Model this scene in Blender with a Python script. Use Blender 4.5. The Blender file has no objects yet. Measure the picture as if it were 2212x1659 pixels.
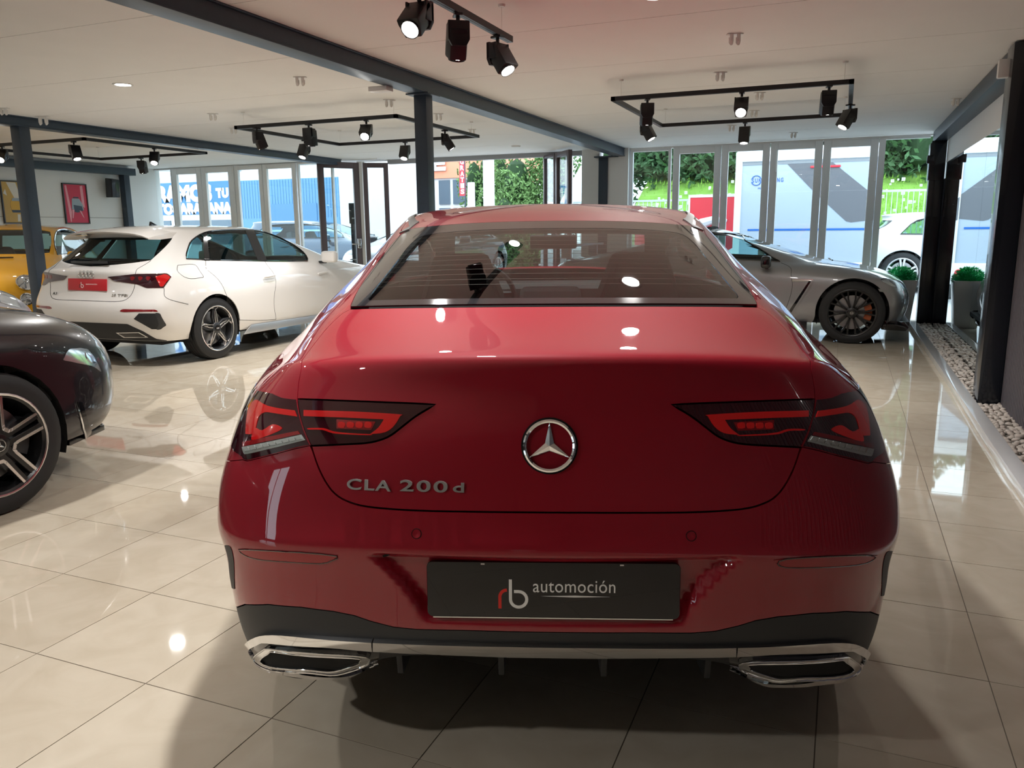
import bpy, bmesh, math, random
import numpy as np
from mathutils import Vector, Matrix
from mathutils.bvhtree import BVHTree
from mathutils.geometry import delaunay_2d_cdt, tessellate_polygon
random.seed(7)
SC = bpy.context.scene
COL = SC.collection
PI = math.pi
# ---------------------------------------------------------------- camera
# world frame = room frame: x to the right wall, y along it to the street front, z up
H = 1.28; F_PX = 1709.6; PITCH = math.radians(11.0); ROLL = math.radians(.53); YAW = math.radians(22.5)
def _room(v): return np.array([v[0]*math.cos(YAW)-v[1]*math.sin(YAW), v[0]*math.sin(YAW)+v[1]*math.cos(YAW), v[2]])
_F = np.array([0, math.cos(PITCH), -math.sin(PITCH)]); _D = np.array([0, -math.sin(PITCH), -math.cos(PITCH)]); _R = np.array([1., 0, 0])
CF = _room(_F); CR = _room(_R*math.cos(ROLL)+_D*math.sin(ROLL)); CD = _room(-_R*math.sin(ROLL)+_D*math.cos(ROLL))
CP = np.array([0, 0, H])
cd = bpy.data.cameras.new('camera'); cam = bpy.data.objects.new('camera', cd); COL.objects.link(cam)
cd.sensor_width = 36; cd.lens = F_PX/2212*36; cd.clip_start = .05; cd.clip_end = 300
cam.matrix_world = Matrix(((CR[0], -CD[0], -CF[0], 0), (CR[1], -CD[1], -CF[1], 0), (CR[2], -CD[2], -CF[2], H), (0, 0, 0, 1)))
SC.camera = cam
def ray(px, py): return CF+CR*(px-1106)/F_PX+CD*(py-829.5)/F_PX
# ---------------------------------------------------------------- world, sun, exposure
W = bpy.data.worlds.new('sky'); SC.world = W; W.use_nodes = True
_n = W.node_tree; _bg = _n.nodes['Background']
_bg.inputs[0].default_value = (.78, .90, 1, 1); _bg.inputs[1].default_value = 3.6
SC.view_settings.view_transform = 'Standard'; SC.view_settings.look = 'None'
SC.view_settings.exposure = 0.36; SC.view_settings.gamma = 1; SC.view_settings.use_curve_mapping = False
SC.cycles.max_bounces = 10; SC.cycles.transparent_max_bounces = 16; SC.cycles.caustics_reflective = False; SC.cycles.caustics_refractive = False
SC.cycles.use_denoising = True; SC.cycles.sample_clamp_indirect = 6
# ---------------------------------------------------------------- materials
MATS = {}
def mat(name, col=(.5, .5, .5), rough=.5, metal=0, coat=0, trans=0, emit=None, es=0, ior=1.45, noise=None, alpha=1, bump=0, spec=.5):
    if name in MATS: return MATS[name]
    m = bpy.data.materials.new(name); m.use_nodes = True; nt = m.node_tree; b = nt.nodes['Principled BSDF']
    b.inputs['Base Color'].default_value = (*col, 1); b.inputs['Roughness'].default_value = rough; b.inputs['Metallic'].default_value = metal
    b.inputs['Coat Weight'].default_value = coat; b.inputs['Coat Roughness'].default_value = .01; b.inputs['Transmission Weight'].default_value = trans
    b.inputs['IOR'].default_value = ior; b.inputs['Alpha'].default_value = alpha; b.inputs['Specular IOR Level'].default_value = spec
    if emit: b.inputs['Emission Color'].default_value = (*emit, 1); b.inputs['Emission Strength'].default_value = es
    if noise or bump:
        tc = nt.nodes.new('ShaderNodeTexCoord'); nz = nt.nodes.new('ShaderNodeTexNoise'); nt.links.new(tc.outputs['Object'], nz.inputs['Vector'])
        sc, amt = noise or (40, 0); nz.inputs['Scale'].default_value = sc; nz.inputs['Detail'].default_value = 5
        if amt:
            mx = nt.nodes.new('ShaderNodeMix'); mx.data_type = 'RGBA'
            mx.inputs[6].default_value = (*[max(0, c*(1-amt)) for c in col], 1); mx.inputs[7].default_value = (*[min(1, c*(1+amt)) for c in col], 1)
            nt.links.new(nz.outputs['Fac'], mx.inputs[0]); nt.links.new(mx.outputs[2], b.inputs['Base Color'])
        if bump:
            bp = nt.nodes.new('ShaderNodeBump'); bp.inputs['Strength'].default_value = bump; bp.inputs['Distance'].default_value = .002
            nt.links.new(nz.outputs['Fac'], bp.inputs['Height']); nt.links.new(bp.outputs['Normal'], b.inputs['Normal'])
    MATS[name] = m; return m
def glass(name, tint=(1, 1, 1), refl=1.0, dark=0.0):
    """thin pane: transparent tint under a fresnel gloss"""
    if name in MATS: return MATS[name]
    m = bpy.data.materials.new(name); m.use_nodes = True; nt = m.node_tree; nt.nodes.clear()
    o = nt.nodes.new('ShaderNodeOutputMaterial'); t = nt.nodes.new('ShaderNodeBsdfTransparent'); g = nt.nodes.new('ShaderNodeBsdfGlossy'); x = nt.nodes.new('ShaderNodeMixShader'); f = nt.nodes.new('ShaderNodeFresnel')
    t.inputs[0].default_value = (*tint, 1); g.inputs['Roughness'].default_value = .01; g.inputs[0].default_value = (refl, refl, refl, 1); f.inputs[0].default_value = 1.5
    gm = nt.nodes.new('ShaderNodeNewGeometry'); mr = nt.nodes.new('ShaderNodeMapRange'); mr.inputs[3].default_value = 1.45; mr.inputs[4].default_value = 1/1.45
    nt.links.new(gm.outputs['Backfacing'], mr.inputs[0]); nt.links.new(mr.outputs[0], f.inputs[0])     # same mirror strength from both faces of the pane
    nt.links.new(f.outputs[0], x.inputs[0]); nt.links.new(t.outputs[0], x.inputs[1]); nt.links.new(g.outputs[0], x.inputs[2]); nt.links.new(x.outputs[0], o.inputs[0])
    MATS[name] = m; return m
# ---------------------------------------------------------------- object helpers
def tag(o, label=None, cat=None, group=None, kind=None):
    if label: o['label'] = label
    if cat: o['category'] = cat
    if group: o['group'] = group
    if kind: o['kind'] = kind
    return o
def empty(name, loc=(0, 0, 0), rz=0, label=None, cat=None, group=None):
    o = bpy.data.objects.new(name, None); COL.objects.link(o); o.location = loc; o.rotation_euler = (0, 0, rz); o.empty_display_size = .1
    return tag(o, label, cat, group)
def link(name, me, m=None, parent=None, smooth=False):
    if m is not None:
        for q in (m if isinstance(m, (list, tuple)) else [m]): me.materials.append(q)
    o = bpy.data.objects.new(name, me); COL.objects.link(o)
    if parent: o.parent = parent
    if smooth: me.polygons.foreach_set('use_smooth', [True]*len(me.polygons))
    return o
def copy_tree(o, parent=None):
    c = o.copy(); COL.objects.link(c); c.parent = parent
    for ch in o.children: copy_tree(ch, c)
    return c
class MB:
    def __init__(s): s.v = []; s.f = []; s.mi = []
    def add(s, vs, fs, mi=0):
        k = len(s.v); s.v += [tuple(v) for v in vs]; s.f += [tuple(k+i for i in f) for f in fs]; s.mi += [mi]*len(fs); return s
    def box(s, x0, x1, y0, y1, z0, z1, mi=0, M=None):
        vs = [Vector(p) for p in ((x0, y0, z0), (x1, y0, z0), (x1, y1, z0), (x0, y1, z0), (x0, y0, z1), (x1, y0, z1), (x1, y1, z1), (x0, y1, z1))]
        if M: vs = [M@v for v in vs]
        return s.add(vs, [(0, 3, 2, 1), (4, 5, 6, 7), (0, 1, 5, 4), (1, 2, 6, 5), (2, 3, 7, 6), (3, 0, 4, 7)], mi)
    def prism(s, pts, a, b, axis='y', mi=0, M=None):
        """polygon extruded from a to b along axis; pts are the two other coordinates"""
        def mk(p, h): return {'x': (h, p[0], p[1]), 'y': (p[0], h, p[1]), 'z': (p[0], p[1], h)}[axis]
        n = len(pts); vs = [Vector(mk(p, a)) for p in pts]+[Vector(mk(p, b)) for p in pts]
        if M: vs = [M@v for v in vs]
        return s.add(vs, [tuple(range(n))[::-1], tuple(range(n, 2*n))]+[(i, (i+1) % n, n+(i+1) % n, n+i) for i in range(n)], mi)
    def tube(s, pts, r, n=8, mi=0, closed=False, cap=True):
        pts = [Vector(p) for p in pts]; m = len(pts); rs = r if isinstance(r, (list, tuple)) else [r]*m; vs = []; up = None
        for i, p in enumerate(pts):
            if closed: t = pts[(i+1) % m]-pts[i-1]
            else: t = pts[min(i+1, m-1)]-pts[max(i-1, 0)]
            t.normalize()
            if up is None: up = Vector((0, 0, 1)) if abs(t.z) < .9 else Vector((1, 0, 0))
            a = t.cross(up)
            if a.length < 1e-5: a = t.orthogonal()
            a.normalize(); b = a.cross(t).normalized(); up = b
            for k in range(n):
                w = 2*PI*k/n; vs.append(p+(a*math.cos(w)+b*math.sin(w))*rs[i])
        fs = []
        for i in range(m if closed else m-1):
            j = (i+1) % m
            for k in range(n): fs.append((i*n+k, i*n+(k+1) % n, j*n+(k+1) % n, j*n+k))
        if cap and not closed: fs += [tuple(range(n)), tuple(range((m-1)*n, m*n))[::-1]]
        return s.add(vs, fs, mi)
    def lathe(s, prof, n=32, axis='x', mi=0, M=None, closed=False):
        """prof: (along, radius) pairs around axis"""
        vs = []; m = len(prof)
        for k in range(n):
            w = 2*PI*k/n; c, q = math.cos(w), math.sin(w)
            for a, r in prof: vs.append(Vector({'x': (a, r*c, r*q), 'y': (r*c, a, r*q), 'z': (r*c, r*q, a)}[axis]))
        if M: vs = [M@v for v in vs]
        fs = []
        for k in range(n):
            k2 = (k+1) % n
            for i in range(m if closed else m-1):
                j = (i+1) % m; fs.append((k*m+i, k*m+j, k2*m+j, k2*m+i))
        return s.add(vs, fs, mi)
    def mesh(s, name='mesh'):
        me = bpy.data.meshes.new(name); me.from_pydata(s.v, [], s.f)
        if any(s.mi): me.polygons.foreach_set('material_index', s.mi)
        me.update(); return me
    def build(s, name, m, parent=None, smooth=False, bevel=0, seg=2, fix=True):
        me = s.mesh(name)
        if bevel or fix:
            bm = bmesh.new(); bm.from_mesh(me)
            if fix: bmesh.ops.recalc_face_normals(bm, faces=bm.faces)
            if bevel: bmesh.ops.bevel(bm, geom=[e for e in bm.edges if len(e.link_faces) == 2 and e.calc_face_angle(0) > .5], offset=bevel, segments=seg, affect='EDGES', profile=.6, clamp_overlap=True)
            bm.to_mesh(me); bm.free()
        o = link(name, me, m, parent)
        if smooth or bevel: autosmooth(o)
        return o
def autosmooth(o, ang=.6):
    me = o.data; me.polygons.foreach_set('use_smooth', [True]*len(me.polygons))
    bm = bmesh.new(); bm.from_mesh(me)
    for e in bm.edges: e.smooth = not (len(e.link_faces) == 2 and e.calc_face_angle(0) > ang)
    bm.to_mesh(me); bm.free()
def text(name, s, size, m, M, parent=None, ext=.001, sx=1.0, align='CENTER', space=1.0, bev=0, bold=0):
    c = bpy.data.curves.new(name, 'FONT'); c.body = s; c.size = size; c.extrude = ext; c.align_x = align; c.align_y = 'CENTER'; c.space_character = space; c.bevel_depth = bev; c.offset = bold; c.resolution_u = 5
    t = bpy.data.objects.new(name, c); COL.objects.link(t); me = bpy.data.meshes.new_from_object(t); bpy.data.objects.remove(t)
    o = link(name, me, m, parent); o.matrix_local = M@Matrix.Diagonal((sx, 1, 1, 1)); return o
def face_matrix(o, right, up):
    r = Vector(right).normalized(); u = Vector(up); n = r.cross(u).normalized(); u = n.cross(r)
    return Matrix(((r.x, u.x, n.x, o[0]), (r.y, u.y, n.y, o[1]), (r.z, u.z, n.z, o[2]), (0, 0, 0, 1)))
# ---------------------------------------------------------------- car body surface: a bicubic spline through rings
class Hull:
    def __init__(s, G, dent=None, S=(.3, .12)):
        G = np.array(G, float); nt, ns, _ = G.shape; s.ns = ns; s.nt = nt; s.dent = dent; s.S = S
        m = G[:, -2:0:-1].copy(); m[..., 0] *= -1; A = np.concatenate([G, m], 1)            # periodic in s
        per = A.shape[1]; lo = 2*A[0]-A[1]; mi = (-np.arange(per)) % per; hi = A[-2][mi].copy(); hi[:, 0] *= -1; hi = A[-2].copy(); hi[:, 0] *= -1
        s.A = np.concatenate([lo[None], A, hi[None]], 0); s.per = per
        us = np.linspace(-(ns-1), ns-1, (ns-1)*12+1); ts = np.linspace(0, nt-1, (nt-1)*5+1)
        U, T = np.meshgrid(us, ts); P = s.ev(U.ravel(), T.ravel()); s.gu = us; s.gt = ts; nu = len(us); tris = []
        for j in range(len(ts)-1):
            for i in range(nu-1):
                a = j*nu+i; tris += [(a, a+1, a+nu+1), (a, a+nu+1, a+nu)]
        s.tri = tris; s.P = P; s.UT = np.stack([U.ravel(), T.ravel()], 1); s.bvh = BVHTree.FromPolygons([tuple(p) for p in P], tris)
    @staticmethod
    def _w(f): return [(1-f)**3/6, (3*f**3-6*f**2+4)/6, (-3*f**3+3*f**2+3*f+1)/6, f**3/6]
    def ev(s, u, t):
        u = np.asarray(u, float); t = np.clip(np.asarray(t, float), 0, s.nt-1); i = np.floor(u).astype(int); j = np.minimum(np.floor(t).astype(int), s.nt-2)
        wu = s._w(u-i); wt = s._w(t-j); P = 0
        for b in range(4):
            for a in range(4): P = P+(wu[a]*wt[b])[..., None]*s.A[j+b, (i+a-1) % s.per]
        return s.dent(P) if s.dent else P
    def nrm(s, u, t):
        h = .02; tl = np.clip(t-h, 0, s.nt-1); th = np.clip(t+h, 0, s.nt-1)
        n = np.cross(s.ev(u+h, t)-s.ev(u-h, t), s.ev(u, th)-s.ev(u, tl)); n /= np.maximum(np.linalg.norm(n, axis=-1, keepdims=True), 1e-9); return n
    def at(s, u, t, off=0):
        u = np.atleast_1d(np.asarray(u, float)); t = np.atleast_1d(np.asarray(t, float)); return s.ev(u, t)+s.nrm(u, t)*off
    def cast(s, o, d):
        h = s.bvh.ray_cast(Vector(o), Vector(d))
        if h[0] is None:
            h = s.bvh.find_nearest(s._near(o, d))
        p = np.array(h[0]); ia, ib, ic = s.tri[h[2]]; a, b, c = s.P[ia], s.P[ib], s.P[ic]
        v0, v1, v2 = b-a, c-a, p-a; d00, d01, d11, d20, d21 = v0@v0, v0@v1, v1@v1, v2@v0, v2@v1; den = d00*d11-d01*d01
        if abs(den) < 1e-14: return tuple(s.UT[ia])
        v = (d11*d20-d01*d21)/den; w = (d00*d21-d01*d20)/den
        return tuple(s.UT[ia]*(1-v-w)+s.UT[ib]*v+s.UT[ic]*w)
    def _near(s, o, d):
        o = np.array(o, float); d = np.array(d, float); d /= np.linalg.norm(d); q = s.P-o; k = q@d; dist = np.linalg.norm(q-k[:, None]*d, axis=1); return Vector(s.P[int(np.argmin(dist))])
    def side(s, y, z): return s.cast((3, y, z), (-1, 0, 0))
    def rear(s, x, z): return s.cast((x, -3, z), (0, 1, 0))
    def front(s, x, z): return s.cast((x, 9, z), (0, -1, 0))
    def top(s, x, y): return s.cast((x, y, 5), (0, 0, -1))
    def place(s, x, y, rz, z=0):
        s.M = Matrix.Translation((x, y, z))@Matrix.Rotation(rz, 4, 'Z'); s.Mi = s.M.inverted(); s.pos = (x, y, z); s.rz = rz
    def pix(s, px, py):
        o = s.Mi@Vector(CP); d = s.Mi.to_3x3()@Vector(ray(px, py)); return s.cast(o, d)
def mir(p): return [(-a, b) for a, b in p][::-1]
def smooth_poly(p, n=5, closed=True):
    """Catmull-Rom through points; a repeated point is a corner"""
    q = []; m = len(p)
    for i in range(m if closed else m-1):
        a, b = np.array(p[i]), np.array(p[(i+1) % m])
        if np.allclose(a, b): continue
        z = np.array(p[i-1]) if (closed or i) else a; c = np.array(p[(i+2) % m]) if (closed or i+2 < m) else b
        if np.allclose(z, a): z = a-(b-a)
        if np.allclose(c, b): c = b+(b-a)
        for k in range(n):
            f = k/n; q.append(tuple(.5*((2*a)+(-z+b)*f+(2*z-5*a+4*b-c)*f*f+(-z+3*a-3*b+c)*f**3)))
    if not closed: q.append(tuple(p[-1]))
    return q
def inpoly(x, y, poly):
    c = np.zeros(len(x), bool); n = len(poly); p = np.array(poly)
    for i in range(n):
        x0, y0 = p[i]; x1, y1 = p[(i+1) % n]
        if y0 == y1: continue
        k = ((y0 > y) != (y1 > y)) & (x < (x1-x0)*(y-y0)/(y1-y0)+x0); c ^= k
    return c
def densify(poly, S, step):
    q = []; n = len(poly)
    for i in range(n):
        a, b = np.array(poly[i], float), np.array(poly[(i+1) % n], float); L = np.hypot(*((b-a)*S)); k = max(1, int(math.ceil(L/step)))
        if L < 1e-7: continue
        for j in range(k): q.append(tuple(a+(b-a)*j/k))
    return q
def inset(h, poly, g):
    p = np.array(poly); n = len(p); S = np.array(h.S); area = sum(p[i-1][0]*p[i][1]-p[i][0]*p[i-1][1] for i in range(n)); sg = 1 if area > 0 else -1
    P = h.at(p[:, 0], p[:, 1]); N = h.nrm(p[:, 0], p[:, 1]); T = np.roll(P, -1, 0)-np.roll(P, 1, 0); T /= np.maximum(np.linalg.norm(T, axis=1, keepdims=True), 1e-9)
    inn = np.cross(N, T)*sg*g; e = .02
    Ju = (h.ev(p[:, 0]+e, p[:, 1])-h.ev(p[:, 0]-e, p[:, 1]))/(2*e); Jt = (h.ev(p[:, 0], p[:, 1]+e)-h.ev(p[:, 0], p[:, 1]-e))/(2*e); out = []
    for i in range(n):
        J = np.stack([Ju[i], Jt[i]], 1); d = np.linalg.lstsq(J, inn[i], rcond=1e-3)[0]; L = np.linalg.norm(d)
        if L > .15: d *= .15/L
        out.append(tuple(p[i]+d))
    return out
def panel(h, poly, name, m, parent, off=0, thick=.006, holes=(), gap=0, step=.03, grid=(.125, .25), flare=0):
    """a sheet cut out of the body surface along poly (s,t), with folded edges"""
    S = np.array(h.S); loops = [densify(poly, S, step)]+[densify(q, S, step) for q in holes]
    if gap:
        loops = [inset(h, loops[0], gap)]+[inset(h, q, -gap) for q in loops[1:]]
    V = []; E = []; rings = []
    for lp in loops:
        k = len(V); n = len(lp); V += lp; E += [(k+i, k+(i+1) % n) for i in range(n)]; rings.append(list(range(k, k+n)))
    nb = len(V); a = np.array(loops[0]); g0 = np.arange(math.floor(a[:, 0].min()/grid[0])*grid[0], a[:, 0].max(), grid[0]); g1 = np.arange(max(0, math.floor(a[:, 1].min()/grid[1])*grid[1]), a[:, 1].max(), grid[1])
    GX, GY = [q.ravel() for q in np.meshgrid(g0, g1)]; k = inpoly(GX, GY, loops[0])
    for q in loops[1:]: k &= ~inpoly(GX, GY, q)
    GX, GY = GX[k], GY[k]; B = np.array(V)*S
    if len(GX):
        Q = np.stack([GX, GY], 1)*S; lim = .35*min(grid[0]*S[0], grid[1]*S[1]); keep = np.ones(len(Q), bool)
        for i0 in range(0, len(Q), 500):
            d = np.linalg.norm(Q[i0:i0+500, None]-B[None], axis=2).min(1); keep[i0:i0+500] = d > lim
        V = V+[(GX[i], GY[i]) for i in range(len(GX)) if keep[i]]
    cv, ce, cf, ov, oe, of = delaunay_2d_cdt([Vector((x*S[0], y*S[1])) for x, y in V], E, [rings[0]] if len(rings) == 1 else rings[:1], 0 if False else 1, 1e-7)
    st = np.array([(v.x/S[0], v.y/S[1]) for v in cv])
    if len(rings) > 1:
        C = np.array([st[list(f)].mean(0) for f in cf]); bad = np.zeros(len(cf), bool)
        for q in loops[1:]: bad |= inpoly(C[:, 0], C[:, 1], q)
        cf = [f for i, f in enumerate(cf) if not bad[i]]
    N = h.nrm(st[:, 0], st[:, 1]); P = h.ev(st[:, 0], st[:, 1])+N*off
    # outward check against surface orientation
    fs = []
    for f in cf:
        fs.append(tuple(f))
    pts = list(map(tuple, P)); nr = list(map(tuple, N))
    a0, b0, c0 = P[[f[0] for f in fs]], P[[f[1] for f in fs]], P[[f[2] for f in fs]]
    fn = np.cross(b0-a0, c0-a0); sgn = (fn*N[[f[0] for f in fs]]).sum(1); fs = [f if sgn[i] >= 0 else f[::-1] for i, f in enumerate(fs)]
    if thick:
        from collections import Counter
        cnt = {}
        for f in fs:
            for i in range(len(f)):
                e = (f[i], f[(i+1) % len(f)]); cnt[e] = 1
        for (i, j) in list(cnt):
            if (j, i) in cnt: continue
            T = P[j]-P[i]; L = np.linalg.norm(T)
            if L < 1e-9: continue
            o1 = np.cross(T/L, N[i]); k = len(pts)
            pts += [tuple(P[i]), tuple(P[j]), tuple(P[j]-N[j]*thick+o1*flare), tuple(P[i]-N[i]*thick+o1*flare)]; nr += [tuple(o1)]*4; fs.append((k+1, k, k+3, k+2))
    me = bpy.data.meshes.new(name); me.from_pydata(pts, [], fs); me.polygons.foreach_set('use_smooth', [True]*len(me.polygons)); me.update()
    try: me.normals_split_custom_set_from_vertices(nr)
    except Exception as ex: print('normals', ex)
    return link(name, me, m, parent)
def seam(h, pts, name, m, parent, r=.0022, off=.0, smooth=True, n=6):
    p = smooth_poly(pts, 5, False) if smooth else pts; p = np.array(p); P = h.at(p[:, 0], p[:, 1], off); return MB().tube([tuple(q) for q in P], r, n).build(name, m, parent, smooth=True, fix=False)
def liner(h, cut, name, m, parent, off=-.02, tmin=0):
    us = np.linspace(-(h.ns-1), h.ns-1, (h.ns-1)*8+1); ts = np.linspace(tmin, h.nt-1, int((h.nt-1-tmin)*3)+1); U, T = [q.ravel() for q in np.meshgrid(us, ts)]; P = h.at(U, T, off); nu = len(us); fs = []; cu = []; ct = []
    for j in range(len(ts)-1):
        for i in range(nu-1): a = j*nu+i; fs.append((a, a+1, a+nu+1, a+nu)); cu.append((us[i]+us[i+1])/2); ct.append((ts[j]+ts[j+1])/2)
    cu = np.array(cu); ct = np.array(ct); bad = np.zeros(len(fs), bool)
    for q in cut:
        q = np.array(q)
        for sh in (0, h.per, -h.per): bad |= inpoly(cu, ct, q+np.array([sh, 0]))
    me = bpy.data.meshes.new(name); me.from_pydata([tuple(p) for p in P], [], [f for i, f in enumerate(fs) if not bad[i]]); me.update()
    return link(name, me, m, parent, smooth=True)
def arc(h, yc, zc, r, a0, a1, n=20):
    """arch edge picked from the side"""
    return [h.side(yc+r*math.cos(math.radians(a0+(a1-a0)*i/n)), zc+r*math.sin(math.radians(a0+(a1-a0)*i/n))) for i in range(n+1)]
# ---------------------------------------------------------------- paints and trims
M_RED = mat('red_paint', (.27, .0018, .0135), .6, 0, coat=1.0, spec=.25)
M_BLK = mat('black_plastic', (.018, .019, .021), .55, noise=(900, .25))
M_GBLK = mat('gloss_black', (.006, .006, .008), .08, coat=.6)
M_CHR = mat('chrome', (.82, .83, .85), .06, 1)
M_DARK = mat('cabin_dark', (.022, .022, .025), .75)
M_RUB = mat('tyre_rubber', (.016, .016, .017), .62, bump=.15, noise=(220, .2))
M_LINER = mat('shell_black', (.006, .006, .006), .9)
M_GLS = glass('tinted_glass', (.50, .53, .52))
M_GLSL = glass('light_glass', (.72, .82, .80))
M_FRIT = mat('black_glass_edge', (.02, .02, .023), .06, coat=.5)
M_LRED = mat('red_lens', (.22, .003, .006), .2, coat=1)
M_LRB = mat('bright_red_lens', (.50, .006, .008), .12, coat=1, emit=(1, .02, .01), es=.03)
M_LDK = mat('smoked_lens', (.035, .004, .008), .05, coat=1)
M_CLR = mat('clear_ribbed_lens', (.42, .45, .44), .15, .3, coat=1)
M_ALU = mat('machined_alloy', (.78, .76, .76), .22, 1)
M_SILV = mat('silver_alloy', (.62, .63, .64), .3, .8)
M_DGREY = mat('dark_grey_alloy', (.05, .052, .056), .35, .5)
M_RBLK = mat('satin_black_alloy', (.012, .012, .013), .28, .2, coat=.4)
M_DISC = mat('brake_steel', (.33, .33, .34), .35, 1)
M_UPH = mat('grey_upholstery', (.05, .05, .055), .85, noise=(300, .25))
M_WHT = mat('white_print', (.85, .85, .83), .5)
M_LRP = mat('red_print', (.75, .03, .02), .5)

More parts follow.
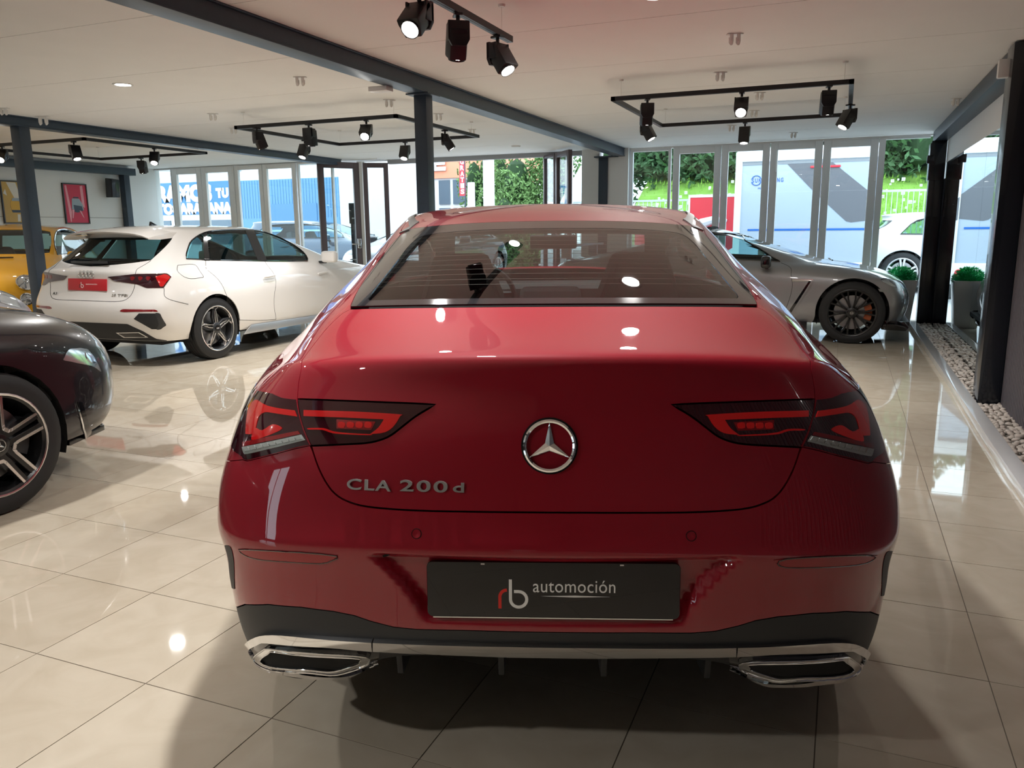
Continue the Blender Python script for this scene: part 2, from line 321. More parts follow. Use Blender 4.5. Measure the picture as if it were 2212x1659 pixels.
def sweep(Y, f):  # piecewise linear lookup
    xs = [a for a, b in f]; return float(np.interp(Y, xs, [b for a, b in f]))
RED = [
 [(0,.34,.30),(.3,.34,.30),(.52,.125,.235),(.68,.19,.235),(.78,.35,.22),(.80,.60,.19),(.82,.80,.18),(.82,1.02,.18),(.82,1.5,.18),(.82,2.2,.18),(.82,3.0,.18),(.82,3.75,.18),(.78,4.2,.19),(.62,4.5,.2),(.33,4.6,.2),(0,4.63,.2)],
 [(0,.14,.325),(.3,.145,.325),(.54,.10,.31),(.71,.18,.30),(.81,.345,.29),(.845,.6,.28),(.86,.8,.27),(.865,1.02,.27),(.865,1.5,.26),(.865,2.2,.26),(.865,3.0,.26),(.865,3.75,.27),(.82,4.22,.28),(.65,4.53,.3),(.34,4.65,.3),(0,4.67,.3)],
 [(0,.035,.40),(.3,.042,.40),(.56,.08,.395),(.725,.17,.385),(.825,.34,.375),(.87,.6,.37),(.89,.8,.37),(.893,1.02,.37),(.885,1.5,.36),(.885,2.2,.36),(.885,3.0,.36),(.893,3.75,.36),(.84,4.25,.37),(.66,4.56,.4),(.35,4.67,.4),(0,4.69,.4)],
 [(0,.02,.49),(.3,.03,.49),(.56,.07,.485),(.73,.16,.475),(.835,.33,.465),(.88,.6,.46),(.9,.8,.46),(.905,1.02,.46),(.893,1.5,.45),(.89,2.2,.44),(.89,3.0,.44),(.905,3.75,.45),(.85,4.25,.46),(.66,4.57,.5),(.35,4.68,.5),(0,4.70,.5)],
 [(0,.012,.58),(.3,.022,.58),(.56,.06,.57),(.735,.15,.555),(.845,.32,.545),(.885,.6,.54),(.905,.8,.54),(.915,1.02,.54),(.9,1.5,.53),(.895,2.2,.52),(.895,3.0,.52),(.915,3.75,.54),(.855,4.25,.55),(.65,4.57,.58),(.35,4.68,.59),(0,4.70,.59)],
 [(0,-.004,.636),(.3,.006,.634),(.56,.045,.622),(.745,.135,.602),(.855,.31,.59),(.893,.6,.58),(.912,.8,.585),(.92,1.02,.59),(.903,1.5,.58),(.898,2.2,.57),(.9,3.0,.57),(.92,3.75,.59),(.85,4.25,.61),(.64,4.56,.65),(.34,4.67,.66),(0,4.69,.66)],
 [(0,.006,.665),(.3,.016,.663),(.56,.055,.65),(.745,.145,.635),(.858,.32,.625),(.896,.6,.62),(.914,.8,.625),(.92,1.02,.63),(.905,1.5,.63),(.9,2.2,.62),(.9,3.0,.62),(.92,3.75,.64),(.845,4.22,.67),(.63,4.53,.71),(.33,4.64,.72),(0,4.66,.72)],
 [(0,.022,.72),(.3,.032,.718),(.56,.07,.708),(.742,.16,.695),(.855,.335,.685),(.894,.6,.68),(.912,.8,.69),(.918,1.02,.695),(.905,1.5,.69),(.9,2.2,.69),(.9,3.0,.69),(.918,3.75,.71),(.835,4.18,.74),(.62,4.45,.78),(.33,4.55,.80),(0,4.57,.80)],
 [(0,.036,.80),(.3,.046,.80),(.56,.09,.795),(.72,.185,.785),(.82,.37,.78),(.872,.62,.78),(.892,.82,.785),(.898,1.02,.79),(.89,1.5,.78),(.89,2.2,.78),(.888,3.0,.78),(.895,3.72,.79),(.80,4.1,.82),(.6,4.3,.86),(.32,4.38,.88),(0,4.4,.88)],
 [(0,.055,.89),(.3,.07,.89),(.555,.12,.885),(.70,.23,.875),(.79,.42,.865),(.842,.65,.865),(.862,.84,.87),(.866,1.04,.875),(.862,1.5,.87),(.862,2.2,.86),(.86,3.0,.86),(.84,3.66,.86),(.75,3.95,.88),(.56,4.08,.92),(.3,4.15,.935),(0,4.17,.94)],
 [(0,.074,.965),(.3,.094,.962),(.55,.15,.95),(.675,.27,.925),(.75,.46,.91),(.80,.67,.91),(.822,.86,.917),(.828,1.06,.925),(.825,1.5,.93),(.828,2.2,.93),(.82,3.0,.925),(.77,3.6,.91),(.68,3.78,.93),(.52,3.86,.955),(.28,3.92,.97),(0,3.94,.975)],
 [(0,.079,1.021),(.3,.103,1.017),(.545,.17,.996),(.655,.31,.958),(.72,.50,.94),(.77,.70,.943),(.792,.88,.955),(.80,1.08,.965),(.798,1.5,.968),(.80,2.2,.965),(.79,3.0,.955),(.73,3.5,.945),(.62,3.66,.96),(.48,3.72,.975),(.26,3.77,.985),(0,3.79,.99)],
 [(0,.090,1.033),(.3,.115,1.028),(.54,.185,1.006),(.645,.33,.972),(.70,.52,.957),(.748,.72,.963),(.768,.9,.978),(.775,1.1,.99),(.772,1.5,.988),(.775,2.2,.985),(.765,3.0,.97),(.70,3.4,.96),(.59,3.52,.975),(.45,3.58,.99),(.25,3.62,1.0),(0,3.64,1.0)],
 [(0,.125,1.039),(.29,.15,1.034),(.53,.22,1.013),(.625,.37,.985),(.685,.55,.975),(.73,.75,.985),(.75,.93,.998),(.757,1.15,1.008),(.755,1.55,1.006),(.757,2.2,1.0),(.745,2.95,.985),(.68,3.3,.975),(.56,3.42,.99),(.43,3.47,1.0),(.24,3.51,1.01),(0,3.53,1.01)],
 [(0,.27,1.060),(.285,.285,1.057),(.515,.34,1.045),(.605,.44,1.025),(.66,.61,1.02),(.705,.80,1.028),(.725,1.0,1.035),(.733,1.22,1.04),(.735,1.6,1.04),(.735,2.2,1.035),(.72,2.9,1.02),(.65,3.2,1.01),(.53,3.3,1.02),(.4,3.34,1.03),(.22,3.37,1.035),(0,3.38,1.035)],
 [(0,.415,1.090),(.275,.43,1.088),(.505,.475,1.083),(.585,.56,1.072),(.635,.72,1.068),(.675,.92,1.08),(.70,1.12,1.095),(.71,1.35,1.10),(.712,1.7,1.10),(.712,2.2,1.10),(.695,2.8,1.08),(.62,3.08,1.065),(.5,3.17,1.07),(.38,3.2,1.08),(.21,3.23,1.085),(0,3.24,1.085)],
 [(0,.70,1.160),(.265,.715,1.158),(.475,.76,1.148),(.555,.86,1.138),(.60,1.01,1.14),(.64,1.2,1.155),(.66,1.38,1.165),(.672,1.58,1.17),(.68,1.85,1.172),(.68,2.25,1.17),(.66,2.68,1.155),(.585,2.88,1.145),(.47,2.98,1.15),(.36,3.01,1.16),(.2,3.03,1.165),(0,3.04,1.165)],
 [(0,1.05,1.240),(.255,1.065,1.238),(.455,1.11,1.226),(.53,1.2,1.218),(.575,1.34,1.222),(.608,1.5,1.235),(.628,1.65,1.245),(.64,1.82,1.25),(.648,2.02,1.252),(.648,2.3,1.25),(.625,2.56,1.24),(.555,2.7,1.232),(.44,2.77,1.24),(.34,2.79,1.25),(.19,2.81,1.255),(0,2.82,1.255)],
 [(0,1.44,1.318),(.25,1.45,1.315),(.44,1.49,1.303),(.51,1.56,1.293),(.555,1.67,1.298),(.583,1.78,1.31),(.60,1.88,1.318),(.61,2.0,1.322),(.615,2.14,1.324),(.613,2.3,1.322),(.59,2.45,1.315),(.52,2.54,1.31),(.41,2.58,1.32),(.32,2.6,1.33),(.18,2.61,1.335),(0,2.62,1.335)],
 [(0,1.56,1.343),(.235,1.57,1.340),(.42,1.61,1.330),(.485,1.67,1.322),(.53,1.76,1.330),(.555,1.85,1.342),(.57,1.94,1.35),(.58,2.04,1.354),(.585,2.14,1.356),(.583,2.25,1.354),(.56,2.36,1.348),(.49,2.42,1.345),(.39,2.46,1.352),(.3,2.48,1.36),(.17,2.49,1.363),(0,2.5,1.365)],
 [(0,1.70,1.368),(.19,1.71,1.366),(.32,1.74,1.361),(.37,1.79,1.357),(.40,1.86,1.364),(.42,1.92,1.372),(.43,1.98,1.377),(.435,2.04,1.38),(.435,2.1,1.381),(.43,2.16,1.38),(.41,2.22,1.376),(.36,2.28,1.373),(.29,2.32,1.378),(.22,2.34,1.381),(.12,2.35,1.383),(0,2.36,1.383)],
 [(0,1.9,1.394),(0,1.9,1.394),(0,1.905,1.394),(0,1.91,1.394),(0,1.93,1.395),(0,1.95,1.395),(0,1.97,1.396),(0,2.0,1.396),(0,2.03,1.396),(0,2.06,1.396),(0,2.09,1.396),(0,2.12,1.396),(0,2.14,1.396),(0,2.15,1.396),(0,2.16,1.396),(0,2.16,1.396)],
]
for _k, _f in ((2,.985),(3,.963),(4,.948),(5,.940),(6,.940),(7,.943),(8,.958),(9,.976)):
    RED[_k] = [(x*(_f if 5 <= i <= 12 else (1+_f)/2 if i == 4 else 1), y, z) for i, (x, y, z) in enumerate(RED[_k])]
for _k in range(1, 9):
    RED[_k] = [(x+(.03 if i in (12, 13) else 0), y+(.07 if i in (12, 13) else 0), z) for i, (x, y, z) in enumerate(RED[_k])]
for _k in (17, 18, 19, 20):
    RED[_k] = [(x*1.03 if 3 <= i <= 11 else x, y, z) for i, (x, y, z) in enumerate(RED[_k])]
def sst(x): x = np.clip(x, 0, 1); return x*x*(3-2*x)
def red_dent(P):
    x, y, z = np.abs(P[..., 0]), P[..., 1], P[..., 2]; rear = (y < .5)
    xl = .285+.10*np.clip((z-.47)/.15, 0, 1)**1.6
    d = .030*sst((xl-x)/.035)*sst((z-.462)/.04)*sst((.632-z)/.022)
    rib = .018*sst((.032-np.abs(x-.302))/.014)*sst((z-.462)/.04)*sst((.632-z)/.022)   # ridge beside the plate
    Q = P.copy(); Q[..., 1] = y+np.where(rear, d-rib*0, 0); return Q
CARS = {}
def wheel(name, parent, x, y, R, rr, wid, style, mats, side=1, steer=0, tube_n=56):
    """tyre part with rim, hub cap, disc and caliper as sub-parts; x is the outer face, side +1 right"""
    m_sp, m_face = mats[:2]
    T = Matrix.Translation((x, y, R))@Matrix.Rotation(steer, 4, 'Z')@(Matrix.Identity(4) if side > 0 else Matrix.Rotation(PI, 4, 'Z'))
    w = wid; prof = [(-w, rr*.97), (-w+.004, rr+.012), (-w+.002, rr+.03), (-w+.006, R-.035), (-w+.02, R-.008)]
    for k in range(4):
        a = -w+.04+k*(w-.08)/4+0.004; b = a+(w-.08)/4-.009; prof += [(a, R-.006), (a, R), (b, R), (b, R-.006)]
    prof += [(-.02, R-.008), (-.006, R-.035), (-.001, rr+.03), (-.003, rr+.012), (-.006, rr*.97)]
    b = MB(); b.lathe(prof, tube_n, 'x'); o = b.build(name, M_RUB, parent, smooth=True); o.matrix_local = T; autosmooth(o, .5)
    # rim barrel + lip
    b = MB(); b.lathe([(-w+.01, rr), (-w+.03, rr-.02), (-w*.5, rr-.03), (-.02, rr-.016), (-.003, rr+.002), (-.001, rr-.004), (-.016, rr-.022), (-w*.5, rr-.04), (-w+.03, rr-.035)], tube_n, 'x', closed=True)
    rim = b.build('rim', m_sp, o, smooth=True)
    b = MB(); b.lathe([(-.0005, rr-.001), (.0012, rr-.006), (-.001, rr-.012), (-.006, rr-.012)], tube_n, 'x'); b.build('rim_lip', m_face, o, smooth=True)
    b = MB(); b.lathe([(-.09, .05), (-.09, rr*.72), (-.105, rr*.72), (-.105, .05)], 40, 'x'); b.build('brake_disc', M_DISC, o, smooth=True)
    def P(r, a, q=0): return (r*math.cos(a), r*math.sin(a))
    S = MB(); Fc = MB()
    def blade(pts, x0, x1, mb, taper=None):
        mb.prism(pts, x0, x1, 'x')
    if style == 'amg':
        for k in range(5):
            a = PI/2+k*2*PI/5
            pts = [P(.045, a-.75), P(rr-.012, a-.20), P(rr-.012, a+.20), P(.045, a+.75)]
            # twin spoke in black with slot
            for sg in (-1, 1):
                blade([P(.04, a+sg*.12), P(.05, a+sg*.8), P(.085, a+sg*.47), P(rr-.012, a+sg*.205), P(rr-.012, a+sg*.055)][::sg], -.05, -.012, S)
            a2 = a+PI/5; ln = []
            e0 = a+.205; e1 = a+2*PI/5-.205
            out = [P(rr-.014, e0), P(.10, a+.42), P(.088, a+.50), P(.088, a+2*PI/5-.50), P(.10, a+2*PI/5-.42), P(rr-.014, e1)]
            def off(p, q, d): 
                v = Vector((q[0]-p[0], q[1]-p[1])).normalized(); return (p[0]+v.y*d, p[1]-v.x*d)
            wd = .014; inn = [P(rr-.014, e0-.065), P(.085, a+.30), P(.070, a+.42), P(.070, a+2*PI/5-.42), P(.085, a+2*PI/5-.30), P(rr-.014, e1+.065)]
            for i in range(5):
                q = [out[i], out[i+1], inn[i+1], inn[i]]; Fc.prism(q, -.013, -.007, 'x')
    elif style == 'audi':
        for k in range(5):
            a = PI/2+k*2*PI/5+.1
            blade([P(.05, a-.45), P(.12, a-.10), P(rr-.03, a-.02), P(rr-.010, a+.30), P(rr-.010, a+.02), P(rr-.06, a-.16), P(.11, a-.26), P(.05, a-.65)][::-1], -.045, -.012, Fc)
            blade([P(.05, a+.25), P(.12, a+.16), P(rr-.06, a-.02), P(rr-.010, a-.30), P(rr-.010, a-.10), P(rr-.03, a+.06), P(.13, a+.30), P(.05, a+.55)][::-1], -.05, -.02, S)
            blade([P(.05, a-.1), P(.11, a-.02), P(rr-.05, a-.10), P(rr-.010, a-.36), P(rr-.010, a-.24), P(rr-.05, a-.01), P(.11, a+.10), P(.05, a+.2)][::-1], -.045, -.013, Fc)
    elif style == 'gtr':
        for k in range(10):
            a = k*2*PI/10+.05
            for d in (-.10, .10):
                blade([P(.05, a-.18), P(rr*.6, a+d*.8-.05), P(rr-.010, a+d*1.5-.045), P(rr-.010, a+d*1.5+.045), P(rr*.6, a+d*.8+.05), P(.05, a+.18)], -.05, -.015, S)
    else:
        for k in range(5):
            a = PI/2+k*2*PI/5
            for d in (-.15, .15):
                blade([P(.05, a+d-.18), P(rr-.010, a+d-.075), P(rr-.010, a+d+.075), P(.05, a+d+.18)], -.05, -.012, Fc)
    b = S if S.v else Fc
    b.lathe([(-.06, .0), (-.06, .062), (-.016, .062), (-.010, .05), (-.010, .0)], 24, 'x')
    if S.v: S.build('spokes', m_sp, o, bevel=.002, seg=1)
    if Fc.v: Fc.build('spoke_faces' if S.v else 'spokes', m_face, o, bevel=.0015, seg=1)
    b = MB(); b.lathe([(-.012, .034), (-.004, .034), (-.001, .03), (-.001, 0)], 28, 'x'); hc = b.build('hub_cap', M_GBLK, o, smooth=True)
    if style in ('amg',):
        b = MB(); b.tube([(0, .027*math.cos(t*PI/12), .027*math.sin(t*PI/12)) for t in range(24)], .0022, 6, closed=True)
        for k in range(3):
            a = PI/2+k*2*PI/3; b.add([(.0, *P(.025, a)), (.0, *P(.006, a+PI/3)), (.003, 0, 0), (.0, *P(.006, a-PI/3))], [(0, 1, 2), (0, 2, 3)])
        b.build('hub_star', M_CHR, o, fix=False)
    elif style == 'audi':
        b = MB()
        for k in range(4): b.tube([(0, -.0135+k*.009+.0065*math.cos(t*PI/8), .0065*math.sin(t*PI/8)) for t in range(16)], .0012, 5, closed=True)
        b.build('hub_rings', M_CHR, o)
    elif style == 'gtr':
        b = MB(); b.tube([(0, .016*math.cos(t*PI/10), .016*math.sin(t*PI/10)) for t in range(20)], .002, 6, closed=True); b.box(-.001, .0015, -.018, .018, -.003, .003); b.build('hub_ring', M_CHR, o)
    # five lug nuts, caliper
    b = MB()
    for k in range(5): b.lathe([(-.03, .007), (-.018, .007), (-.016, .004), (-.016, 0)], 8, 'x', M=Matrix.Translation((0, .046*math.cos(k*1.2566+.3), .046*math.sin(k*1.2566+.3))))
    b.build('lug_nuts', M_CHR if style != 'gtr' else M_RBLK, o, smooth=True)['kind'] = 'stuff'
    b = MB(); r0, r1 = rr*.52, rr*.80; a0 = -.5; 
    b.prism([P(r0, a0+i*.2) for i in range(6)]+[P(r1, a0+i*.2) for i in range(5, -1, -1)], -.12, -.07, 'x')
    b.build('brake_caliper', mats[2] if len(mats) > 2 else M_DGREY, o)
    return o
def wheel_well(name, parent, x, y, R, depth=.24, side=1):
    b = MB(); n = 20; pr = [(y+R*math.cos(math.radians(-20+220*i/n)), R*1.0+R*math.sin(math.radians(-20+220*i/n))-R+.33) for i in range(n+1)]
    x0, x1 = x*side, (x-depth)*side; vs = []; 
    for p in pr: vs += [(x0, *p), (x1, *p)]
    k = len(vs); vs.append((x1, y, .33)); fs = [(2*i, 2*i+1, 2*i+3, 2*i+2) for i in range(n)]+[(2*i+1, k, 2*i+3) for i in range(n)]
    return b.add(vs, fs).build(name, M_LINER, parent)
def rb_logo(parent, M, s, m1, m2, name='logo', z=.0006):
    """letters r and b drawn as strokes"""
    def stroke(pts, w, m, nm):
        b = MB(); L = []; R_ = []; n = len(pts)
        for i, p in enumerate(pts):
            t = Vector(pts[min(i+1, n-1)])-Vector(pts[max(i-1, 0)]); t.normalize(); L.append((p[0]-t.y*w/2, p[1]+t.x*w/2)); R_.append((p[0]+t.y*w/2, p[1]-t.x*w/2))
        for i in range(n-1): b.prism([R_[i], R_[i+1], L[i+1], L[i]], 0, z, 'z')
        o = b.build(nm, m, parent); o.matrix_local = M
    s_ = s
    stroke([(-.30*s_, -.5*s_), (-.30*s_, -.05*s_)]+[(-.30*s_+.26*s_*(1-math.cos(t)), -.05*s_+.26*s_*math.sin(t)) for t in [PI/2*i/8 for i in range(1, 9)]], .115*s_, m1, name+'_r')
    stroke([(.09*s_, .62*s_), (.09*s_, -.14*s_)]+[(.39*s_-.30*s_*math.cos(t), -.14*s_-.30*s_*math.sin(t)) for t in [PI*i/12 for i in range(1, 13)]]+[(.69*s_-.30*s_*(1-math.cos(t)), -.14*s_+.30*s_*math.sin(t)) for t in [PI/2*i/6 for i in range(1, 7)]]+[(.22*s_, .16*s_)], .115*s_, m2, name+'_b')
def seat(parent, x, y, z=.36, w=.5, h=.62, m=None, name='seat', tilt=.32, head=True):
    m = m or M_UPH; o = MB().box(-w/2, w/2, -.25, .27, -.09, .09).build(name, m, parent, bevel=.04, seg=3); o.location = (x, y, z)
    T = Matrix.Translation((0, -.22, .02))@Matrix.Rotation(tilt, 4, 'X')
    b = MB(); n = 10; pr = []
    for i in range(n+1):
        f = i/n; ww = w/2*(1-.55*max(0, f-.45)/.55) if head else w/2*(1-.1*f); pr.append((ww, f*h))
    pts = pr+[(-a, b_) for a, b_ in pr[::-1]]; b.prism([(p[0], p[1]) for p in pts], -.07, .07, 'y', M=T); b.build('seat_back', m, o, bevel=.035, seg=3)
    return o
def build_red():
    h = Hull(RED, red_dent); CARS['red'] = h
    # local origin sits under the rear bumper
    O = CP+ray(1194, 1270)*1.653; rz = YAW-math.radians(2.6); hd = np.array([-math.sin(rz), math.cos(rz), 0]); O = O-hd*.045; h.place(O[0], O[1], rz)
    root = empty('red_car', h.pos, rz, 'glossy red four-door coupe seen from behind, chrome lettering and star on its boot', 'car')
    X = h.pix
    def both(f, *a, **k): return f(*a, **k)
    hf = h.ns-1
    # ---- traced outlines (left half), mirrored
    deck = [X(757, 668), X(735, 681), X(700, 716), X(668, 757), X(651, 790), X(644, 830), X(642, 862)]
    seamL = [X(642, 862), X(647, 893), X(657, 927), X(672, 962)]
    low = [X(672, 962), X(686, 1005), (X(703, 1040)), X(722, 1065), X(748, 1082), X(795, 1095), X(900, 1103), X(1040, 1106)]
    baseg = [X(757, 668), X(900, 668), X(1050, 668)]
    def sp(p): return smooth_poly(p, 4, False)
    lid_half = sp(deck)[:-1]+sp(seamL)[:-1]+sp(low)          # from glass base down to bottom centre
    lid = lid_half+mir(lid_half)
    lamp_in = [X(643, 862), X(643, 862), X(700, 864), X(800, 868), X(880, 871), X(941, 874), X(941, 874), X(900, 898), X(870, 921), X(845, 940), X(820, 951), X(790, 957), X(740, 960), X(673, 963), X(673, 963), X(658, 930), X(648, 895)]
    lamp_in = smooth_poly(lamp_in, 3)
    lamp_out = [h.side(.52, .893), h.side(.52, .893), X(575, 846), X(610, 858), X(641, 862), X(641, 862), X(647, 895), X(656, 928), X(670, 962), X(670, 962), X(640, 968), X(600, 979), X(560, 989), X(535, 995), X(525, 992), X(516, 983), h.side(.40, .785), h.side(.46, .84)]
    lo = []
    for p in lamp_out: lo.append((-abs(p[0]), p[1]))
    lamp_out = smooth_poly(lo, 3)
    glass_o = [X(757, 662), X(757, 662), X(766, 640), X(790, 600), X(820, 560), X(850, 522), X(872, 502), X(895, 493), X(960, 486), X(1060, 480)]
    go = sp(glass_o); rear_glass = go+mir(go)
    gi_ = sp([X(800, 648), X(800, 640), X(830, 600), X(862, 560), X(885, 530), X(908, 512), X(945, 504), X(1060, 496)]); glass_in = gi_+mir(gi_)
    # lower edge of the glass closes along its base line
    blk = [X(512, 1312), X(530, 1306), X(580, 1306), X(650, 1312), X(720, 1321), X(765, 1330), X(800, 1342), X(850, 1355), X(900, 1360), X(1000, 1362)]
    yw, zw, RA = 1.02, .335, .365; yf = 3.75
    arch_r = arc(h, yw, zw, RA, 180, 0, 24); arch_f = arc(h, yf, zw, RA, 180, 0, 24)
    neg = lambda L: [(-abs(a), b) for a, b in L]
    # bumper: between the lid gap and the black valance, back to the arch
    blk_side = [h.side(.60, .34), h.side(.45, .352)]
    q_top = [h.side(.70, .60), h.side(.5, .70), h.side(.36, .735)]
    arcpart = [h.side(yw+RA*math.cos(math.radians(a)), zw+RA*math.sin(math.radians(a))) for a in (178, 170, 160, 150, 142, 136)]
    bump_half = neg([h.side(.66, .345)]+arcpart+[h.side(.60, .70), h.side(.46, .728)])+lo[13:8:-1]+low[1:]
    bl = neg([h.side(.655, .34)])+neg([h.side(.5, .35)])+blk
    bumper = bump_half+mir(bump_half); lowline = bl+mir(bl)
    bumper = (neg([h.side(.656, .342)]+arcpart+[h.side(.62, .655), h.side(.52, .70), h.side(.40, .722)])+[lo[14], lo[13], lo[12], lo[11], lo[10], lo[9]]+sp(low)[1:])
    bumper = bumper+mir(bumper)+[p for p in mir(bl)[::-1][::-1]] if False else bumper+mir(bumper)
    bumper = bumper+mir(bl)[::1][::-1][::-1] if False else bumper
    right_low = mir(bl)           # right half, from centre outwards is reversed
    lower = right_low[::-1]       # from outer right to centre
    ring = bumper+lower+bl[::-1]
    # stitch: bumper runs left-low outer -> top -> right-low outer, then back along the lower line
    panel(h, ring, 'rear_bumper', M_RED, root, gap=.0018, thick=.01, grid=(.05, .1))
    panel(h, lid, 'boot_lid', M_RED, root, gap=.0022, thick=.012, holes=[lamp_in, mir(lamp_in)])
    for sgn in (1, -1):
        f = (lambda p: p) if sgn > 0 else mir
        panel(h, f(lamp_in), 'inner_tail_lamp', M_LDK, root, gap=.0018, thick=.008, off=.001)
        panel(h, f(lamp_out), 'outer_tail_lamp', M_LDK, root, gap=.0018, thick=.008, off=.001)
    # valance, black
    val = bl+mir(bl); ov = neg([h.side(.655, .34)]); vb = [( -abs(a), b) for a, b in [h.side(.70, .24)]]
    valance = bl+mir(bl)+[(-vb[0][0], vb[0][1]), (3.5, .35), (2.0, .3), (0, .3), (-2.0, .3), (-3.5, .35), vb[0]]
    panel(h, valance, 'rear_valance', M_BLK, root, gap=.0015, thick=.01, off=-.001)
    # rear quarter + side, both sides
    belt = 14.35
    dlo = [(-6.4, 14.5), (-6.4, 14.5), (-6.9, 15.6), (-7.5, 16.8), (-8.2, 17.45), (-9.2, 17.6), (-10.1, 17.2), (-10.6, 16.2), (-10.75, 14.9), (-10.7, 14.35), (-10.7, 14.35), (-9.5, 14.2), (-8, 14.15)]
    dlo = smooth_poly(dlo, 3)
    ditch = [(-.0, 18.55), (-2.2, 18.5)]
    side_poly = (neg([h.side(.62, .655), h.side(.52, .70), h.side(.40, .722)])+[lo[14]]+[lo[13], lo[12], lo[11], lo[10], lo[9]]+
                 [(p[0], p[1]) for p in seamL[::-1]]+sp(deck)[::-1]+go[1:25:2]+[X(893, 494), (-3.0, 18.55), (-4.2, 18.74), (-6, 18.75), (-8, 18.75), (-10, 18.68), (-10.9, 18.45), (-11.3, 17), (-11.3, 15), (-11.4, 13.6), (-12.2, 12), (-12.2, 6), (-12.2, 1.2)])
    af = [(-a, b) for a, b in arch_f]; ar = [(-a, b) for a, b in arch_r]
    # bottom run with the two arches, front to back
    bot = [(-12.2, .6)]+af[::-1]+[(-10, .6), (-8.4, .6)]+ar[::-1][:19]
    side_poly = side_poly[:-1]+bot
    body_holes = [dlo, lamp_out]
    for sgn in (1, -1):
        f = (lambda p: p) if sgn > 0 else mir
        panel(h, f(side_poly), 'body_side', M_RED, root, thick=.012, holes=[f(dlo)] , gap=.0)
        g = panel(h, f(dlo), 'side_glass', M_GLS, root, off=-.004, thick=.004, gap=.004, grid=(.25, .5))
        dl = np.array(f(dlo)); P = h.at(dl[:, 0], dl[:, 1], .002); MB().tube([tuple(p) for p in P], .007, 6, closed=True).build('window_trim', M_CHR, root, smooth=True, fix=False)
        for (cx, nm) in ((8.55, 'door_seam'), (10.95, 'door_seam'), (7.35, 'door_seam')):
            seam(h, f([(-cx, 1.3), (-cx+.05, 5), (-cx+.1, 9), (-cx+.2, 14.1)]), nm, M_LINER, root, r=.002)
        for c in (8.3, 10.2):
            p = np.array(f([(-c, 10.6), (-c-.25, 10.65), (-c-.5, 10.6)])); P = h.at(p[:, 0], p[:, 1], .028); MB().tube([tuple(q) for q in P], [.008, .011, .008], 8).build('door_handle', M_RED, root, smooth=True)
    # front end: bonnet, wings, nose in one skin; windscreen
    fr = 30
    front = [(12.2, .6), (12.2, 12), (11.4, 13.6), (12, 14.4), (15, 14.6), (18, 14.4), (18.6, 13.6), (17.8, 12), (17.8, .6)]
    panel(h, front, 'front_body', M_RED, root, thick=.01, grid=(.2, .34))
    panel(h, [(11.4, 15.0), (11.5, 17.6), (12.3, 18.25), (15, 18.35), (17.7, 18.25), (18.5, 17.6), (18.6, 15.0), (18, 14.5), (15, 14.7), (12, 14.5)], 'windscreen', M_GLSL, root, off=-.003, thick=.004, grid=(.25, .5))
    for sgn in (1, -1):
        f = (lambda p: p) if sgn > 0 else mir
        panel(h, f([(-12.9, 8.3), (-13.3, 7.2), (-14.2, 7.3), (-13.6, 8.6)]), 'headlamp', M_CLR, root, off=.004, thick=.006)
    panel(h, [(14.2, 3.0), (14.1, 6.2), (15, 6.5), (15.9, 6.2), (15.8, 3.0)], 'grille', M_GBLK, root, off=.003, thick=.004)
    # roof
    rl = [(p[0], p[1]) for p in go[len(sp(glass_o[:7]))-2:]]
    rtop = sp([X(893, 493), X(960, 486), X(1060, 480)])
    panel(h, rtop+mir(rtop)+[(3.2, 18.4), (4.2, 18.7), (5.5, 19), (5.5, 21), (-5.5, 21), (-5.5, 19), (-4.2, 18.7), (-3.2, 18.4)], 'roof', M_RED, root, thick=.006, grid=(.2, .3), gap=.001)
    panel(h, [(5.5, 19.0), (8, 18.75), (10.5, 18.65), (12, 18.45), (15, 18.4), (18, 18.45), (19.5, 18.65), (22, 18.75), (24.5, 19.0), (24.5, 21), (5.5, 21)], 'roof_front', M_RED, root, thick=.006, grid=(.25, .34))
    for sgn in (1, -1):
        f = (lambda p: p) if sgn > 0 else mir
        q = f([X(863, 505), (-3.45, 18.15), (-4.3, 18.42), (-6, 18.55), (-8, 18.6), (-10.3, 18.5), (-10.3, 18.8), (-8, 18.95), (-6, 18.92), (-4.2, 18.82), (-3.2, 18.62), X(884, 497)])
        panel(h, q, 'roof_strip', mat('bronze_trim', (.055, .05, .042), .5), root, off=.004, thick=.008, grid=(.1, .1), step=.02)
    # rear glass with black edge
    panel(h, rear_glass, 'rear_window_edge', M_FRIT, root, thick=.004, holes=[glass_in], gap=.002)
    gl = panel(h, glass_in, 'rear_window', M_GLS, root, thick=0, off=-.0005)
    b = MB()
    for k in range(14):
        t = 15.72+k*.155; sL = -2.55+max(0, k-8)*.03; b.tube([tuple(p) for p in h.at(np.linspace(sL, -sL, 24), np.full(24, t), -.002)], .0006, 4)
    b.build('heater_wires', mat('heater_wire', (.25, .22, .2), .5), gl)
    cut = [glass_in, dlo, mir(dlo), [(11.4, 14.8), (11.4, 18.3), (18.6, 18.3), (18.6, 14.8)]]
    cut += [[(a, b-.5) for a, b in arch_r+[(arch_r[-1][0], -2), (arch_r[0][0], -2)]]]
    def shift(L, k): return L
    cut += [arch_r, mir(arch_r), arch_f, mir(arch_f)]
    liner(h, cut, 'inner_shell', M_LINER, root, off=-.022)
    MB().box(-.6, .6, .45, 4.3, .24, .27).build('underbody', M_BLK, root)
    # wheels
    for sg in (1, -1):
        wheel('wheel', root, sg*.895, 1.02, .325, .235, .22, 'amg', (M_RBLK, M_ALU), sg)
        wheel('wheel', root, sg*.895, 3.75, .325, .235, .22, 'amg', (M_RBLK, M_ALU), sg)
        wheel_well('wheel_arch_liner', root, .86, 1.02, .365, side=sg); wheel_well('wheel_arch_liner', root, .86, 3.75, .365, side=sg)
